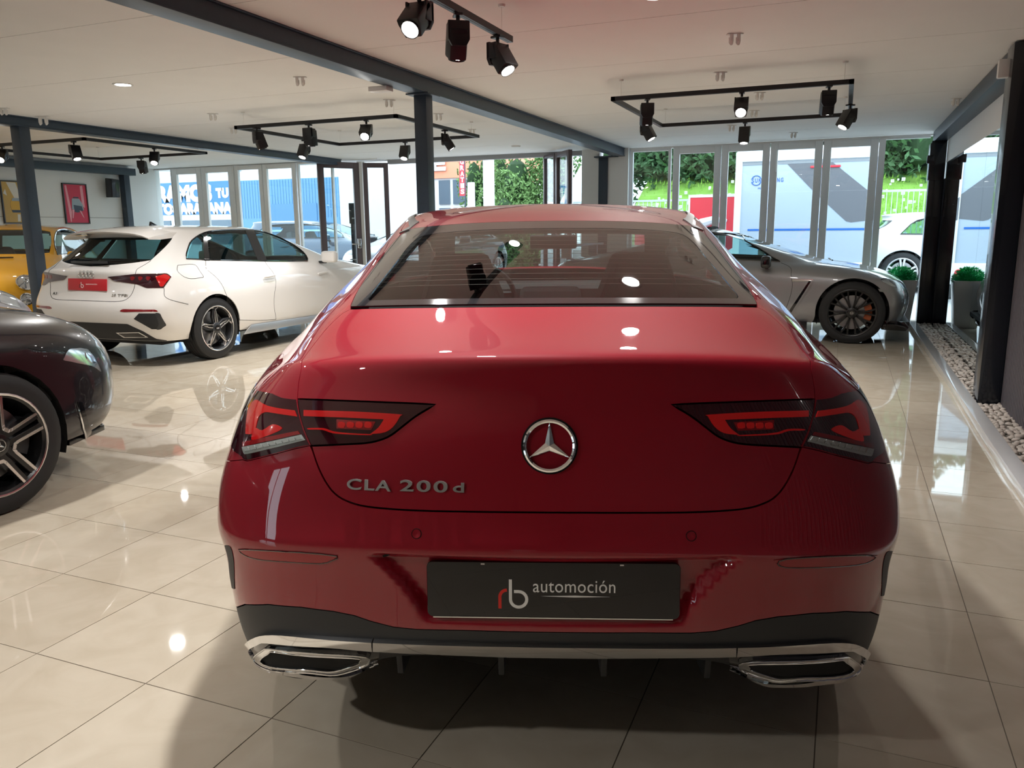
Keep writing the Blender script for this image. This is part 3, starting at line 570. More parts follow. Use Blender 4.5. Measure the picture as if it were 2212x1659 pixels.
    return h, root, dict(X=X, lamp_in=lamp_in, lamp_out=lamp_out, neg=neg, low=low)
RH, RROOT, RX = build_red()
def fit_text(name, s, w, hgt, m, M, parent, ext=.001, bold=0, space=1.0):
    o = text(name, s, .1, m, Matrix.Identity(4), parent, ext=ext, bold=bold, space=space); me = o.data; xs = [v.co.x for v in me.vertices]; ys = [v.co.y for v in me.vertices]
    sx = w/(max(xs)-min(xs)); sy = hgt/(max(ys)-min(ys)); cx = (max(xs)+min(xs))/2; cy = (max(ys)+min(ys))/2
    for v in me.vertices: v.co.x = (v.co.x-cx)*sx; v.co.y = (v.co.y-cy)*sy
    o.matrix_local = M; return o
def on_hull(h, st, up=(0, 0, 1), off=0):
    p = h.at(*st, off)[0]; n = h.nrm(np.array([st[0]]), np.array([st[1]]))[0]; u = Vector(up); n = Vector(n); r = u.cross(n).normalized(); return face_matrix(p, r, n.cross(r))
def ring_tube(h, pts, r, name, m, parent, off=.0, k=4, n=8):
    q = np.array(smooth_poly(pts, k)); P = h.at(q[:, 0], q[:, 1], off); return MB().tube([tuple(p) for p in P], r, n, closed=True).build(name, m, parent, smooth=True, fix=False)
M_SAT = mat('satin_chrome', (.80, .80, .80), .30, .85)
def red_details(h, root):
    X = h.pix; kids = {c.name.split('.')[0]: c for c in root.children}
    for sgn in (1, -1):
        f = (lambda p: p) if sgn > 0 else mir
        # tail lamp internals
        lamps = [c for c in root.children if c.name.startswith('inner_tail')]; inner = lamps[0] if sgn > 0 else lamps[1]
        lamps = [c for c in root.children if c.name.startswith('outer_tail')]; outer = lamps[0] if sgn > 0 else lamps[1]
        def P(pts, nm, m, par, off=.0022, sm=3, th=.002): return panel(h, f(smooth_poly([X(*p) for p in pts], sm)), nm, m, par, off=off, thick=th, grid=(.1, .2), step=.02)
        P([(657, 886), (657, 886), (760, 889), (862, 895), (866, 898), (866, 898), (852, 920), (832, 934), (800, 938), (800, 938), (818, 924), (830, 906), (830, 906), (740, 902), (657, 899), (657, 899)], 'light_guide', M_LRB, inner)
        P([(668, 925), (700, 925), (722, 932), (760, 936), (800, 938), (800, 940), (760, 939), (720, 936), (698, 929), (668, 928)], 'light_line', M_LRB, inner)
        P([(728, 906), (728, 906), (812, 911), (812, 911), (803, 929), (803, 929), (728, 926), (728, 926)], 'led_block', M_LRED, inner, off=.0018)
        for k in range(4): P([(733+k*19, 912), (746+k*19, 913), (745+k*19, 924), (732+k*19, 923)], 'led', M_LRB, inner, off=.003, sm=2)
        P([(540, 874), (540, 874), (556, 864), (580, 877), (638, 887), (638, 887), (643, 900), (643, 900), (600, 894), (574, 891), (560, 902), (550, 935), (532, 938), (532, 938)], 'light_guide', M_LRB, outer)
        P([(553, 925), (568, 930), (590, 917), (608, 922), (606, 930), (570, 945), (545, 950)], 'light_guide', M_LRB, outer)
        P([(525, 955), (525, 955), (570, 946), (645, 931), (645, 931), (649, 938), (649, 938), (590, 951), (526, 965), (526, 965)], 'light_line', M_LRED, outer)
        P([(524, 966), (524, 966), (590, 953), (652, 939), (652, 939), (660, 951), (660, 951), (600, 966), (536, 981), (528, 979), (528, 979)], 'reverse_lens', M_CLR, outer)
        for k in range(9):
            a = k/9+.01; b_ = (k+1)/9-.015; L = lambda t, d: (526+(652-526)*t, 967-28*t+d)
            P([L(a, 1), L(b_, 1), (L(b_, 9)[0]+5, L(b_, 9)[1]), (L(a, 9)[0]+5, L(a, 9)[1])], 'reverse_rib', M_CLR, outer, off=.0045, sm=1)
        # chrome around the exhaust
        so = [(532, 1400), (538, 1386), (552, 1375), (580, 1367), (640, 1369), (805, 1381), (805, 1381), (806, 1399), (806, 1399), (700, 1391), (584, 1384), (562, 1389), (545, 1400), (541, 1412), (546, 1423), (562, 1432), (620, 1444), (694, 1454), (745, 1453), (780, 1443), (812, 1429), (812, 1429), (815, 1431), (815, 1431), (785, 1447), (745, 1459), (694, 1460), (620, 1452), (560, 1438), (540, 1428), (534, 1415)]
        q = f(smooth_poly([X(*p) for p in so], 3)); panel(h, q, 'exhaust_surround', M_CHR, root, off=.010, thick=.018, grid=(.1, .2), step=.02)
        qi = f(smooth_poly([X(*p) for p in [(541, 1412), (545, 1400), (562, 1389), (584, 1384), (700, 1391), (806, 1399), (820, 1412), (812, 1429), (780, 1443), (745, 1453), (694, 1454), (620, 1444), (562, 1432), (546, 1423)]], 3))
        panel(h, qi, 'exhaust_recess', M_GBLK, root, off=.001, thick=.004, grid=(.1, .2))
        ri = [(555, 1421), (570, 1403), (597, 1398), (771, 1409), (797, 1423), (778, 1435), (728, 1450), (661, 1446), (571, 1435)]; rn = [(569, 1421), (584, 1408), (604, 1404), (761, 1414), (777, 1422), (769, 1429), (722, 1443), (661, 1440), (577, 1430)]
        cr = lambda L: [p for q_ in L for p in (q_, q_)] if False else L
        to = smooth_poly([X(*p) for p in ri], 4); ti = smooth_poly([X(*p) for p in rn], 4)
        rim_ = panel(h, f(to), 'tailpipe_trim', M_CHR, root, off=.008, thick=.012, holes=[f(ti)], grid=(.1, .2), step=.015)
        panel(h, f(ti), 'tailpipe_opening', M_LINER, rim_, off=.003, thick=.002, grid=(.1, .2))
        for L, r_ in ((ri, .0022), (rn, .0016)): ring_tube(h, f([X(*p) for p in L]), r_, 'rim_bead', M_CHR, rim_, off=.0085)
        # reflector, side vent, parking sensor
        q = f(smooth_poly([X(*p) for p in [(517, 1187), (517, 1187), (560, 1188), (650, 1193), (729, 1201), (729, 1201), (716, 1211), (692, 1217), (620, 1213), (560, 1208), (532, 1200)]], 3))
        panel(h, q, 'bumper_reflector', mat('reflector_red', (.30, .004, .01), .35, coat=.25), root, off=.0015, thick=.004, grid=(.1, .2)); ring_tube(h, q[::3], .0018, 'reflector_edge', M_LDK, root, off=.001, k=2, n=6)
        v = [X(486, 1178), X(486, 1178), X(498, 1181), X(506, 1215), X(508, 1272), X(508, 1272), X(500, 1262), X(490, 1215)]
        panel(h, f(smooth_poly(v, 3)), 'side_vent', M_BLK, root, off=.0012, thick=.002, grid=(.1, .2))
        pass
        for (px, py) in ((900, 1153),):
            c = X(px, py); M = on_hull(h, (c[0] if sgn > 0 else -c[0], c[1])); o = MB().lathe([(0, 0), (.0012, .0085)], 24, 'z').build('parking_sensor', M_RED, root, smooth=True); o.matrix_local = M; o = MB().tube([(.0102*math.cos(t*PI/12), .0102*math.sin(t*PI/12), 0) for t in range(24)], .0007, 5, closed=True).build('sensor_gap', M_LINER, root); o.matrix_local = M
        sp_ = h.side(.52, .66); M = on_hull(h, (sgn*sp_[0], sp_[1])); o = MB().lathe([(0, 0), (.0015, .009)], 20, 'z').build('parking_sensor', M_GBLK, root, smooth=True); o.matrix_local = M
        for xx in (.115, .345):
            b = MB(); b.prism([(.13, .262), (.22, .25), (.24, .30), (.12, .32)], -.007, .007, 'x'); o = b.build('diffuser_fin', M_BLK, root, bevel=.003); o.location = (sgn*xx, 0, .03)
    # chrome bar between the exhausts
    tp = [X(808, 1381), X(950, 1386), X(1100, 1389)]; bt = [X(808, 1399), X(950, 1405), X(1100, 1410)]; tp = smooth_poly(tp, 4, False); bt = smooth_poly(bt, 4, False)
    panel(h, tp+mir(tp)+(bt+mir(bt))[::-1], 'chrome_bar', M_CHR, root, off=.010, thick=.018, grid=(.1, .15), step=.02)
    # boot lip spoiler edge is part of the lid; emblem and letters
    M = on_hull(h, X(1187, 963), off=.001); R_ = .0545
    b = MB(); b.lathe([(0, R_-.009), (.006, R_-.008), (.0085, R_-.0045), (.006, R_-.001), (0, R_)], 64, 'z')
    e = b.build('star_emblem', M_CHR, root, smooth=True); e.matrix_local = M
    b = MB()
    for k in range(3):
        a = PI/2+k*2*PI/3; p = lambda r, t, z=0: (r*math.cos(t), r*math.sin(t), z)
        b.add([p(R_-.006, a, .003), p(.0105, a+PI/3, .001), (0, 0, .009), p(.0105, a-PI/3, .001)], [(0, 1, 2), (0, 2, 3)])
    b.build('star', M_CHR, e, fix=False)
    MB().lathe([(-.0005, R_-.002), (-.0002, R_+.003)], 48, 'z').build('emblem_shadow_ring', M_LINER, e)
    for s_, x0, x1, y0, y1 in (('CLA', 748, 848, 1036, 1059), ('200', 864, 968, 1038, 1062), ('d', 979, 1003, 1043, 1063)):
        c = X((x0+x1)/2, (y0+y1)/2); sc = .000955; fit_text('badge_'+{'CLA': 'letters', '200': 'digits', 'd': 'letter'}[s_], s_, (x1-x0)*sc, (y1-y0)*sc*1.02, M_SAT, on_hull(h, c, off=.002), root, ext=.0022, bold=.0016, space=1.15)
    # plate
    py = .036; MP = face_matrix((0, py, .546), (1, 0, 0), (0, .05, 1)); w, hh = .262, .0605
    cs = []
    for cx, cy, a0 in ((w-.012, hh-.012, 0), (-w+.012, hh-.012, 90), (-w+.012, -hh+.012, 180), (w-.012, -hh+.012, 270)):
        for k in range(5): a = math.radians(a0+k*22.5); cs.append((cx+.012*math.cos(a), cy+.012*math.sin(a)))
    pl = MB().prism(cs, -.004, .004, 'z').build('number_plate', M_GBLK, root, bevel=.001, seg=1); pl.matrix_local = MP
    MB().box(-w+.012, w-.014, -hh-.001, -hh+.0015, -.001, .0055).build('plate_rim', M_CHR, pl)
    for xx in (-.145, .142): MB().box(xx-.004, xx+.004, hh-.006, hh-.003, .004, .0046).build('plate_clip', M_WHT, pl)
    rb_logo(pl, Matrix.Translation((-.093, -.012, .0041)), .0565, M_LRP, M_WHT)
    fit_text('plate_lettering', 'automoción', .170, .0265, M_WHT, Matrix.Translation((.044, .009, .0041)), pl, ext=.0004, space=1.05)
    MB().prism([(-.024, -.0125), (.045, -.0105), (.118, -.0125), (.045, -.0145)], .0041, .0046, 'z').build('plate_underline', M_WHT, pl)
    # rear light brow gap line already in lid; cabin
    seat(root, -.37, 2.25, .45, .50, .74, name='front_seat'); seat(root, .37, 2.25, .45, .50, .74, name='front_seat')
    b = MB().box(-.62, .62, 1.25, 1.75, .40, .52); b.box(-.62, .62, 1.12, 1.28, .45, .93, M=Matrix.Identity(4)); rs = b.build('rear_bench', M_UPH, root, bevel=.04, seg=3)
    for xx in (-.42, 0, .42):
        w_ = .105 if xx == 0 else .12; o = MB().box(-w_, w_, -.045, .045, -.055, .055).build('headrest', M_UPH, rs, bevel=.03, seg=3); o.location = (xx, 1.22, 1.035 if xx == 0 else .985)
        for s2 in (-.05, .05): MB().tube([(s2, 0, -.13), (s2, 0, -.04)], .006, 8).build('headrest_post', M_DARK, o)
    MB().box(-.60, .60, .50, 1.22, .925, .945).build('parcel_shelf', M_DARK, root, bevel=.01)
    MB().prism([(-.25, 1.30), (0, 1.27), (.25, 1.30)], 0, .01, 'y') if False else None
    o = MB().box(-.12, .12, -.015, .015, -.035, .035).build('rear_view_mirror', M_DARK, root, bevel=.012, seg=3); o.location = (.02, 2.62, 1.22); MB().tube([(0, .0, .03), (0, .05, .10)], .01, 8).build('mirror_stem', M_DARK, o)
    o = MB().box(-.66, .66, -.2, .22, -.16, .06).build('dashboard', M_DARK, root, bevel=.05, seg=3); o.location = (0, 3.0, .93)
    sw_ = MB().tube([(.185*math.cos(t*PI/16), 0, .185*math.sin(t*PI/16)) for t in range(32)], .014, 8, closed=True).box(-.17, .17, -.01, .01, -.03, .03).build('steering_wheel', M_DARK, root, smooth=True); sw_.location = (-.37, 2.72, .93); sw_.rotation_euler = (.4, 0, 0)
    for sg in (1, -1):
        o = MB().box(-.09, .09, -.055, .055, -.07, .06).build('door_mirror', M_RED, root, bevel=.04, seg=4); o.location = (sg*.95, 2.92, 1.02); MB().box(-.1, .02, -.02, .02, -.06, -.03).build('mirror_arm', M_GBLK, o).location = (-sg*.05, 0, -.02)
    s_ = MB().prism([(1.55, 0), (1.60, 0), (1.60, .001), (1.55, .001)], 0, 0, 'x') if False else None
red_details(RH, RROOT)
# ================================================================ setting
CH = 2.47; XR = 1.12; XL = -11.95; YB = -5.0; YF = 12.1
def tile_mat():
    m = mat('beige_tile', (.60, .52, .41), .03, coat=.0, spec=.62); nt = m.node_tree; b = nt.nodes['Principled BSDF']
    g = nt.nodes.new('ShaderNodeNewGeometry'); n1 = nt.nodes.new('ShaderNodeTexNoise'); n1.inputs['Scale'].default_value = 5; n1.inputs['Detail'].default_value = 7; n1.inputs['Distortion'].default_value = 1.2
    oi = nt.nodes.new('ShaderNodeObjectInfo'); ad = nt.nodes.new('ShaderNodeMath'); ad.operation = 'MULTIPLY_ADD'; ad.inputs[1].default_value = .25; nt.links.new(oi.outputs['Random'], ad.inputs[0]); nt.links.new(n1.outputs['Fac'], ad.inputs[2])
    nt.links.new(g.outputs['Position'], n1.inputs['Vector']); r = nt.nodes.new('ShaderNodeValToRGB'); r.color_ramp.elements[0].position = .35; r.color_ramp.elements[1].position = 1.0
    r.color_ramp.elements[0].color = (.53, .455, .35, 1); r.color_ramp.elements[1].color = (.66, .59, .48, 1)
    nt.links.new(ad.outputs[0], r.inputs[0]); nt.links.new(r.outputs[0], b.inputs['Base Color']); return m
M_TILE = tile_mat(); M_GROUT = mat('grout', (.17, .14, .11), .8); M_CEIL = mat('ceiling_white', (.86, .86, .85), .75, noise=(3, .03)); M_WALL = mat('wall_white', (.82, .83, .83), .7, noise=(2, .03))
M_STEEL = mat('dark_steel_paint', (.033, .052, .078), .38, noise=(30, .15), bump=.1); M_WFR = mat('white_frame', (.85, .87, .88), .35); M_BRN = mat('brown_frame', (.10, .075, .08), .4); M_PANE = glass('window_pane', (.93, .97, .97)); M_MIR = mat('mirror', (.84, .90, .89), .01, 1)
M_MARB = mat('white_marble', (.78, .79, .80), .08, noise=(4, .06)); M_SLAT = mat('slat_wood', (.085, .078, .09), .5, noise=(60, .3)); M_FELT = mat('slat_edge', (.34, .31, .34), .8); M_BLKP = mat('black_paint', (.008, .011, .018), .25, coat=.3)
def struct(name, mb, m, parent=None, **k):
    o = mb.build(name, m, parent, **k)
    if parent is None: o['kind'] = 'structure'
    return o
floor = struct('floor', MB().box(XL-1, 4, YB-.2, YF+.2, -.06, -.0015), M_GROUT)
T = .45074; AX, BY = -2.238, 1.519
tm = MB().box(-T/2+.0017, T/2-.0017, -T/2+.0017, T/2-.0017, -.011, 0)
cells = []
for i in range(-24, 9):
    for j in range(-15, 25):
        x, y = AX+(i+.5)*T, BY+(j+.5)*T
        if x > 1.08 or x < XL-.3 or y > YF+.1: continue
        p = np.array([x, y, 0])-CP; z = p@CF; vis = z > .3 and -60 < 1106+F_PX*(p@CR)/z < 2270 and 829+F_PX*(p@CD)/z < 1760
        cells.append((0 if vis else 1, math.hypot(x, y), x, y))
cells.sort(); t0 = None
for v, d, x, y in cells[:300]:
    if t0 is None: t0 = tm.build('tile', M_TILE, floor); t0.location = (x, y, 0)
    else: c = t0.copy(); COL.objects.link(c); c.location = (x, y, 0)
rest = MB()
for v, d, x, y in cells[300:]: rest.box(x-T/2+.0012, x+T/2-.0012, y-T/2+.0012, y+T/2-.0012, -.011, 0)
o = rest.build('tiles', M_TILE, floor, fix=False); o['kind'] = 'stuff'
# ceiling boards, walls
ceil = struct('ceiling', MB().box(XL-1, XR+.4, YB-.2, YF+.1, CH+.012, CH+.2), M_CEIL)
c0 = MB().box(-7.25, 7.25, -.597, .597, 0, .011).build('ceiling_board', M_CEIL, ceil); c0.location = (-5.7, -4.2, CH)
for k in range(1, 14): c = c0.copy(); COL.objects.link(c); c.location = (-5.7, -4.2+1.2*k, CH)
struct('wall_left', MB().box(XL-.15, XL, YB, 10.95, 0, CH).box(XL-.45, XL-.15, 10.8, 11.8, 0, CH), M_WALL)
for z0 in (.62, 1.55): struct('trim_3', MB().box(XL, XL+.004, YB, 10.9, z0, z0+.012), mat('joint_grey', (.5, .5, .5), .8))
M_PLAST = mat('warm_plaster', (.13, .125, .13), .8)
struct('wall_back', MB().box(XL-.15, -8.6, YB-.15, YB, 0, CH).box(-8.6, -6.2, YB-.15, YB, 2.2, CH).box(-8.6, -6.2, YB-.15, YB, 0, .35).box(-6.2, XR+.4, YB-.15, YB, 0, CH), M_PLAST)
wb = struct('window_3', MB().box(-8.6, -8.52, YB-.1, YB-.03, .35, 2.2).box(-6.28, -6.2, YB-.1, YB-.03, .35, 2.2).box(-7.44, -7.36, YB-.1, YB-.03, .35, 2.2), M_WFR)
MB().box(-8.52, -6.28, YB-.07, YB-.06, .35, 2.2).build('glass_pane', M_PANE, wb)
struct('wall_right', MB().box(XR+.03, XR+.18, YB, YF, 0, CH).box(XR, XR+.03, 6.6, 11.5, 2.06, CH), M_WALL)
# slats on the near right wall
sw = struct('trim_1', MB().box(XR, XR+.03, YB, 6.36, .02, CH), M_BLKP); s0 = None
for k in range(232):
    y = 6.33-k*.046
    if y < -4.4: break
    if s0 is None: s0 = MB().box(-.022, 0, -.014, .014, .03, CH-.02).box(-.0225, -.004, .014, .017, .03, CH-.02, 1).build('slat', [M_SLAT, M_FELT], sw); s0.location = (XR, y, 0)
    else: c = s0.copy(); COL.objects.link(c); c.location = (XR, y, 0)
mw = struct('trim_2', MB().box(XR+.006, XR+.03, 6.6, 11.5, 0, 2.06), M_BLKP)
for k, (y0, y1, z1) in enumerate(((6.6, 8.28, 2.06), (8.285, 9.93, 2.06), (9.935, 11.32, 2.03))): MB().box(XR-.003, XR+.003, y0, y1, .04, z1).build('mirror_panel', M_MIR, mw)
MB().box(XR-.01, XR+.004, 11.33, 11.5, .04, 1.86).build('mirror_edge_strip', M_BLKP, mw)
struct('baseboard_right', MB().box(.86, .945, YB, 11.62, 0, .055).box(.945, XR, 11.55, 11.62, 0, .055), M_MARB, bevel=.004)
# pebble bed
bed = empty('pebble_bed', (1.03, 6, 0), 0, 'bed of white pebbles between marble kerb and right wall', 'pebbles')
MB().box(-.085, .09, YB-6, 5.55, .0, .015).build('gravel_base', mat('gravel_base', (.4, .38, .35), .9), bed)
M_PEB = mat('pebble_stone', (.62, .56, .50), .55, noise=(25, .25)); pms = []
for q in range(5):
    bm = bmesh.new(); bmesh.ops.create_icosphere(bm, subdivisions=1, radius=1); r = random.Random(q)
    for v in bm.verts: v.co *= 1+r.uniform(-.16, .16)
    me = bpy.data.meshes.new('pebble'); bm.to_mesh(me); bm.free(); me.materials.append(M_PEB); me.polygons.foreach_set('use_smooth', [True]*len(me.polygons)); pms.append(me)
r = random.Random(3); pts = []
y = 3.9
while y < 11.5:
    for lane in range(4):
        pts.append((-.066+lane*.042+r.uniform(-.012, .012), y+r.uniform(-.012, .012), .026+r.uniform(0, .018)))
    y += .042
pts.sort(key=lambda p: p[1]); bulk = MB()
for n, (px_, py_, pz_) in enumerate(pts):
    s = (r.uniform(.016, .024), r.uniform(.020, .030), r.uniform(.012, .018)); R3 = Matrix.Rotation(r.uniform(0, 6.3), 4, 'Z')@Matrix.Rotation(r.uniform(-.4, .4), 4, 'X'); Mx = Matrix.Translation((px_, py_-6, pz_))@R3@Matrix.Diagonal((*s, 1))
    if n < 300: o = bpy.data.objects.new('pebble', pms[n % 5]); COL.objects.link(o); o.parent = bed; o.matrix_local = Mx
    else:
        me = pms[n % 5]; bulk.add([Mx@v.co for v in me.vertices], [tuple(p.vertices) for p in me.polygons])
yb = YB+.1
while yb < 3.9:
    for lane in range(4):
        s = (r.uniform(.016, .024), r.uniform(.020, .030), r.uniform(.012, .018)); Mx = Matrix.Translation((-.066+lane*.042+r.uniform(-.012, .012), yb-6, .03))@Matrix.Rotation(r.uniform(0, 6.3), 4, 'Z')@Matrix.Diagonal((*s, 1)); me = pms[lane]; bulk.add([Mx@v.co for v in me.vertices], [tuple(p.vertices) for p in me.polygons])
    yb += .045
o = bulk.build('pebbles', M_PEB, bed, smooth=True, fix=False); o['kind'] = 'stuff'
# steel frame: beams and columns
def ibeam(x0, x1, y0, y1, z0, z1, t=.012):
    b = MB().box(x0, x1, y0, y1, z0, z0+t).box(x0, x1, y0, y1, z1-t, z1).box(x0+.03 if x1-x0 < y1-y0 else x0, x1-.012, y0, y1, z0+t, z1-t); return b
st = lambda n, b, m=M_STEEL: struct(n, b, m, bevel=.004)
st('steel_beam', ibeam(-3.26, -3.10, YB, 12.0, 2.35, 2.47)); st('steel_beam', ibeam(-8.0, -7.85, YB, 11.6, 2.37, 2.47))
st('steel_beam', MB().box(XL, XL+.14, YB, 10.98, 2.30, 2.42)); st('steel_beam', MB().box(.97, 1.13, 6.4, 11.75, 2.33, 2.46))
st('steel_column', MB().box(-3.235, -3.125, 5.82, 5.93, 0, 2.35).box(-3.28, -3.08, 5.77, 5.98, 2.338, 2.35)); st('steel_column', MB().box(-3.50, -3.36, 11.95, 12.08, 0, 2.36).box(-3.56, -3.2, 11.9, 12.1, 2.34, 2.36))
st('steel_column', MB().box(-7.99, -7.86, 5.88, 6.0, 0, 2.37)); st('steel_column', MB().box(XL+.01, XL+.13, 10.72, 10.84, 0, 2.3))
st('steel_column', MB().box(.955, 1.12, 6.36, 6.6, 0, 2.46), M_BLKP); st('steel_column', MB().box(.945, 1.115, 11.52, 11.72, .0, 2.33).box(.93, 1.11, 11.50, 11.74, 1.85, 2.30), M_BLKP)
# ---- street front: glazed leaves
def leaf(name, x0, x1, z0, z1, fw, m, y=0, M=None, parent=None, hinge=False, fb=None):
    fb = fb or fw; b = MB(); d = .03
    b.box(x0, x0+fw, y-d, y+d, z0, z1, M=M).box(x1-fw, x1, y-d, y+d, z0, z1, M=M).box(x0+fw, x1-fw, y-d, y+d, z1-fw, z1, M=M).box(x0+fw, x1-fw, y-d, y+d, z0, z0+fb, M=M)
    o = struct(name, b, m, parent, bevel=.006)
    MB().box(x0+fw-.01, x1-fw+.01, y-.004, y+.004, z0+fb-.01, z1-fw+.01, M=M).build('glass_pane', M_PANE, o)
    if hinge:
        h_ = MB()
        for zz in (.6, 1.3, 1.95): h_.lathe([(zz-.06, 0), (zz-.06, .012), (zz+.06, .012), (zz+.06, 0)], 8, 'z', M=(M or Matrix.Identity(4))@Matrix.Translation((x1-.012, y-.04, 0)))
        h_.build('hinge', M_WFR, o)
    return o
n = 0
for x0, x1, fw in ((-3.04, -2.43, .04), (-2.40, -1.71, .095), (-1.70, -1.04, .095), (-1.03, -.345, .10), (-.335, .355, .10)):
    n += 1; o = leaf('window_%d' % (n+3), x0, x1, .04, 2.45, fw, M_WFR, YF, hinge=(n in (2, 5)), fb=.12 if n > 1 else .5)
    if n == 4: MB().box(x0+.11, x0+.2, YF-.06, YF-.045, 1.02, 1.035).box(x0+.06, x0+.09, YF-.06, YF-.03, 2.05, 2.4).build('handle', M_WFR, o, bevel=.003)
o = struct('window_9', MB().box(.36, .44, YF-.03, YF+.03, 0, 2.45).box(.44, .97, YF-.03, YF+.03, 2.42, 2.47), M_WFR); MB().box(.44, .97, YF-.004, YF+.004, .0, 2.42).build('glass_pane', M_PANE, o)
struct('wall_front', MB().box(-3.36, -3.05, YF-.12, YF+.1, 0, CH).box(-3.78, -3.5, YF-.1, YF+.1, 0, CH).box(-3.05, 1.2, YF-.04, YF+.06, 2.445, 2.47), M_WALL)
FL = 11.7; n = 10
for x0, x1, fw in ((-12.14, -11.68, .02), (-11.67, -10.975, .11), (-10.965, -10.24, .105), (-10.20, -9.58, .08), (-9.57, -8.86, .085), (-8.83, -8.1, .03)):
    o = leaf('window_%d' % n, x0, x1, .04, 2.46, fw, M_WFR, FL, hinge=(n in (12, 14)), fb=.12); n += 1
struct('trim_4', MB().box(-12.32, -12.14, FL-.12, FL+.1, 0, CH), mat('mauve_panel', (.35, .33, .42), .5)); struct('trim_5', MB().box(-10.235, -10.205, FL-.05, FL+.02, .04, 2.46), M_WFR)
# entrance: folded brown leaves either side of the open doorway
def leafab(name, a, b, m, fw=.09):
    a = Vector((*a, 0)); b = Vector((*b, 0)); L = (b-a).length; M = Matrix.Translation(a)@Matrix.Rotation(math.atan2(b.y-a.y, b.x-a.x), 4, 'Z'); o = leaf(name, 0, L, .02, 2.42, fw, m, M=M, fb=.12); return o, M, L
d1, m1_, l1 = leafab('door_1', (-8.08, 11.22), (-7.66, 11.80), M_BRN, .10); d2, m2_, l2 = leafab('door_2', (-7.60, 11.83), (-7.24, 12.06), M_BRN, .08)
struct('trim_6', MB().box(-7.68, -7.58, 11.78, 11.86, 0, 2.44), M_WFR)
d3, m3_, l3 = leafab('door_3', (-4.42, 12.1), (-4.12, 11.78), M_BRN, .05); d4, m4_, l4 = leafab('door_4', (-4.10, 11.76), (-3.74, 11.32), M_BRN, .075)
for d_, M_, L_ in ((d1, m1_, l1),):
    b = MB(); b.box(L_-.09, L_-.03, -.06, -.03, 1.0, 1.16, M=M_).box(L_-.2, L_-.04, -.08, -.065, 1.06, 1.08, M=M_); b.build('door_handle', M_CHR, d_, bevel=.003)
struct('trim_7', MB().box(-7.24, -3.74, YF-.05, YF+.05, 2.40, 2.47), mat('grey_lintel', (.33, .34, .36), .5)); struct('wall_front_left', MB().box(-12.4, -7.24, FL-.0+.03, FL+.5, 2.46, 2.6), M_WALL)
o = leaf('window_17', -4.1, -3.78, .04, 2.42, .02, M_WFR, YF+.06)
# ================================================================ lights in the ceiling
M_LAMP = mat('lamp_glow', (1, 1, 1), .5, emit=(1, .96, .88), es=30); M_SLED = mat('spot_glow', (1, 1, 1), .5, emit=(1, .97, .92), es=40); M_WPL = mat('white_plastic', (.75, .74, .72), .4)
def area(name, loc, e, size, parent=None, col=(1, .98, .95), rot=None, spread=None):
    l = bpy.data.lights.new(name, 'AREA'); l.shape = 'DISK'; l.size = size; l.energy = e; l.color = col; o = bpy.data.objects.new(name, l); COL.objects.link(o); o.location = loc
    if rot: o.rotation_euler = rot
    if parent: o.parent = parent
    if spread: l.spread = spread
    return o
DL = [((-.99, 4.38), 'round recessed downlight cut by the top edge, right of the near track'), ((-5.49, 5.06), 'round recessed downlight alone on the ceiling between the two dark beams')]
extra = [(-.99, 1.7), (-3.9, 1.9), (-9.9, 5.0), (-9.9, 2.2), (-6.4, -.6), (-2.3, -.9)]  # unseen downlights added to help light the room
for k, (xy, lb) in enumerate(DL+[(e, None) for e in extra]):
    t = empty('downlight', (*xy, CH), 0, lb or ['added unseen downlight right above the tail of the red car', 'added unseen downlight above the gap between black and red cars', 'added unseen downlight near the left wall above the yellow car', 'added unseen downlight near the left wall beside the silver car', 'added unseen downlight behind the black car', 'added unseen downlight nearest to the back wall'][k-2], 'downlight', None if lb else 'added downlights out of view')
    MB().lathe([(-.001, .058), (-.006, .062), (-.006, .078), (0, .08)], 32, 'z').build('bezel', M_WPL, t, smooth=True)
    MB().lathe([(-.003, 0), (-.003, .058)], 32, 'z').build('lens', M_LAMP, t)
    area('downlight_lamp', (0, 0, -.012), 24, .11, t, spread=2.6)
M_TRK = mat('track_black', (.008, .008, .01), .4)
def track(name, segs, z, label, hang=()):
    t = empty(name, (*segs[0][0], z), 0, label, 'light track'); o0 = segs[0][0]
    for a, b_ in segs:
        dx, dy = b_[0]-a[0], b_[1]-a[1]; L = math.hypot(dx, dy); M = Matrix.Translation((a[0]-o0[0], a[1]-o0[1], 0))@Matrix.Rotation(math.atan2(dy, dx), 4, 'Z')
        MB().box(-.017, L+.017, -.017, .017, 0, .033, M=M).box(0, L, -.005, .005, -.001, .0, M=M).build('track_rail', M_TRK, t, bevel=.002, seg=1)
    for (x, y) in hang: MB().tube([(x-o0[0], y-o0[1], .03), (x-o0[0], y-o0[1], CH-z)], .0012, 5).lathe([(CH-z-.012, 0), (CH-z-.012, .018), (CH-z, .02)], 12, 'z', M=Matrix.Translation((x-o0[0], y-o0[1], 0))).build('suspension_wire', M_WPL, t)
    return t
def square(x0, x1, y0, y1): return [((x0, y0), (x1, y0)), ((x1, y0), (x1, y1)), ((x1, y1), (x0, y1)), ((x0, y1), (x0, y0))]
ZT = 2.30
track('light_track', [((-1.78, 2.2), (-1.78, 4.30))], ZT, 'single straight black light track nearest the camera, top centre', [(-1.78, 2.4), (-1.78, 4.2)])
track('light_track', square(-1.80, -.02, 6.55, 8.40), ZT, 'square black light track over the grey sports car, right of the beam', [(-1.75, 6.6), (-.07, 6.6), (-1.75, 8.35), (-.07, 8.35)])
track('light_track', square(-5.71, -3.87, 6.62, 8.40), ZT, 'square black light track seen behind the central steel column', [(-5.66, 6.67), (-3.92, 6.67), (-5.66, 8.35), (-3.92, 8.35)])
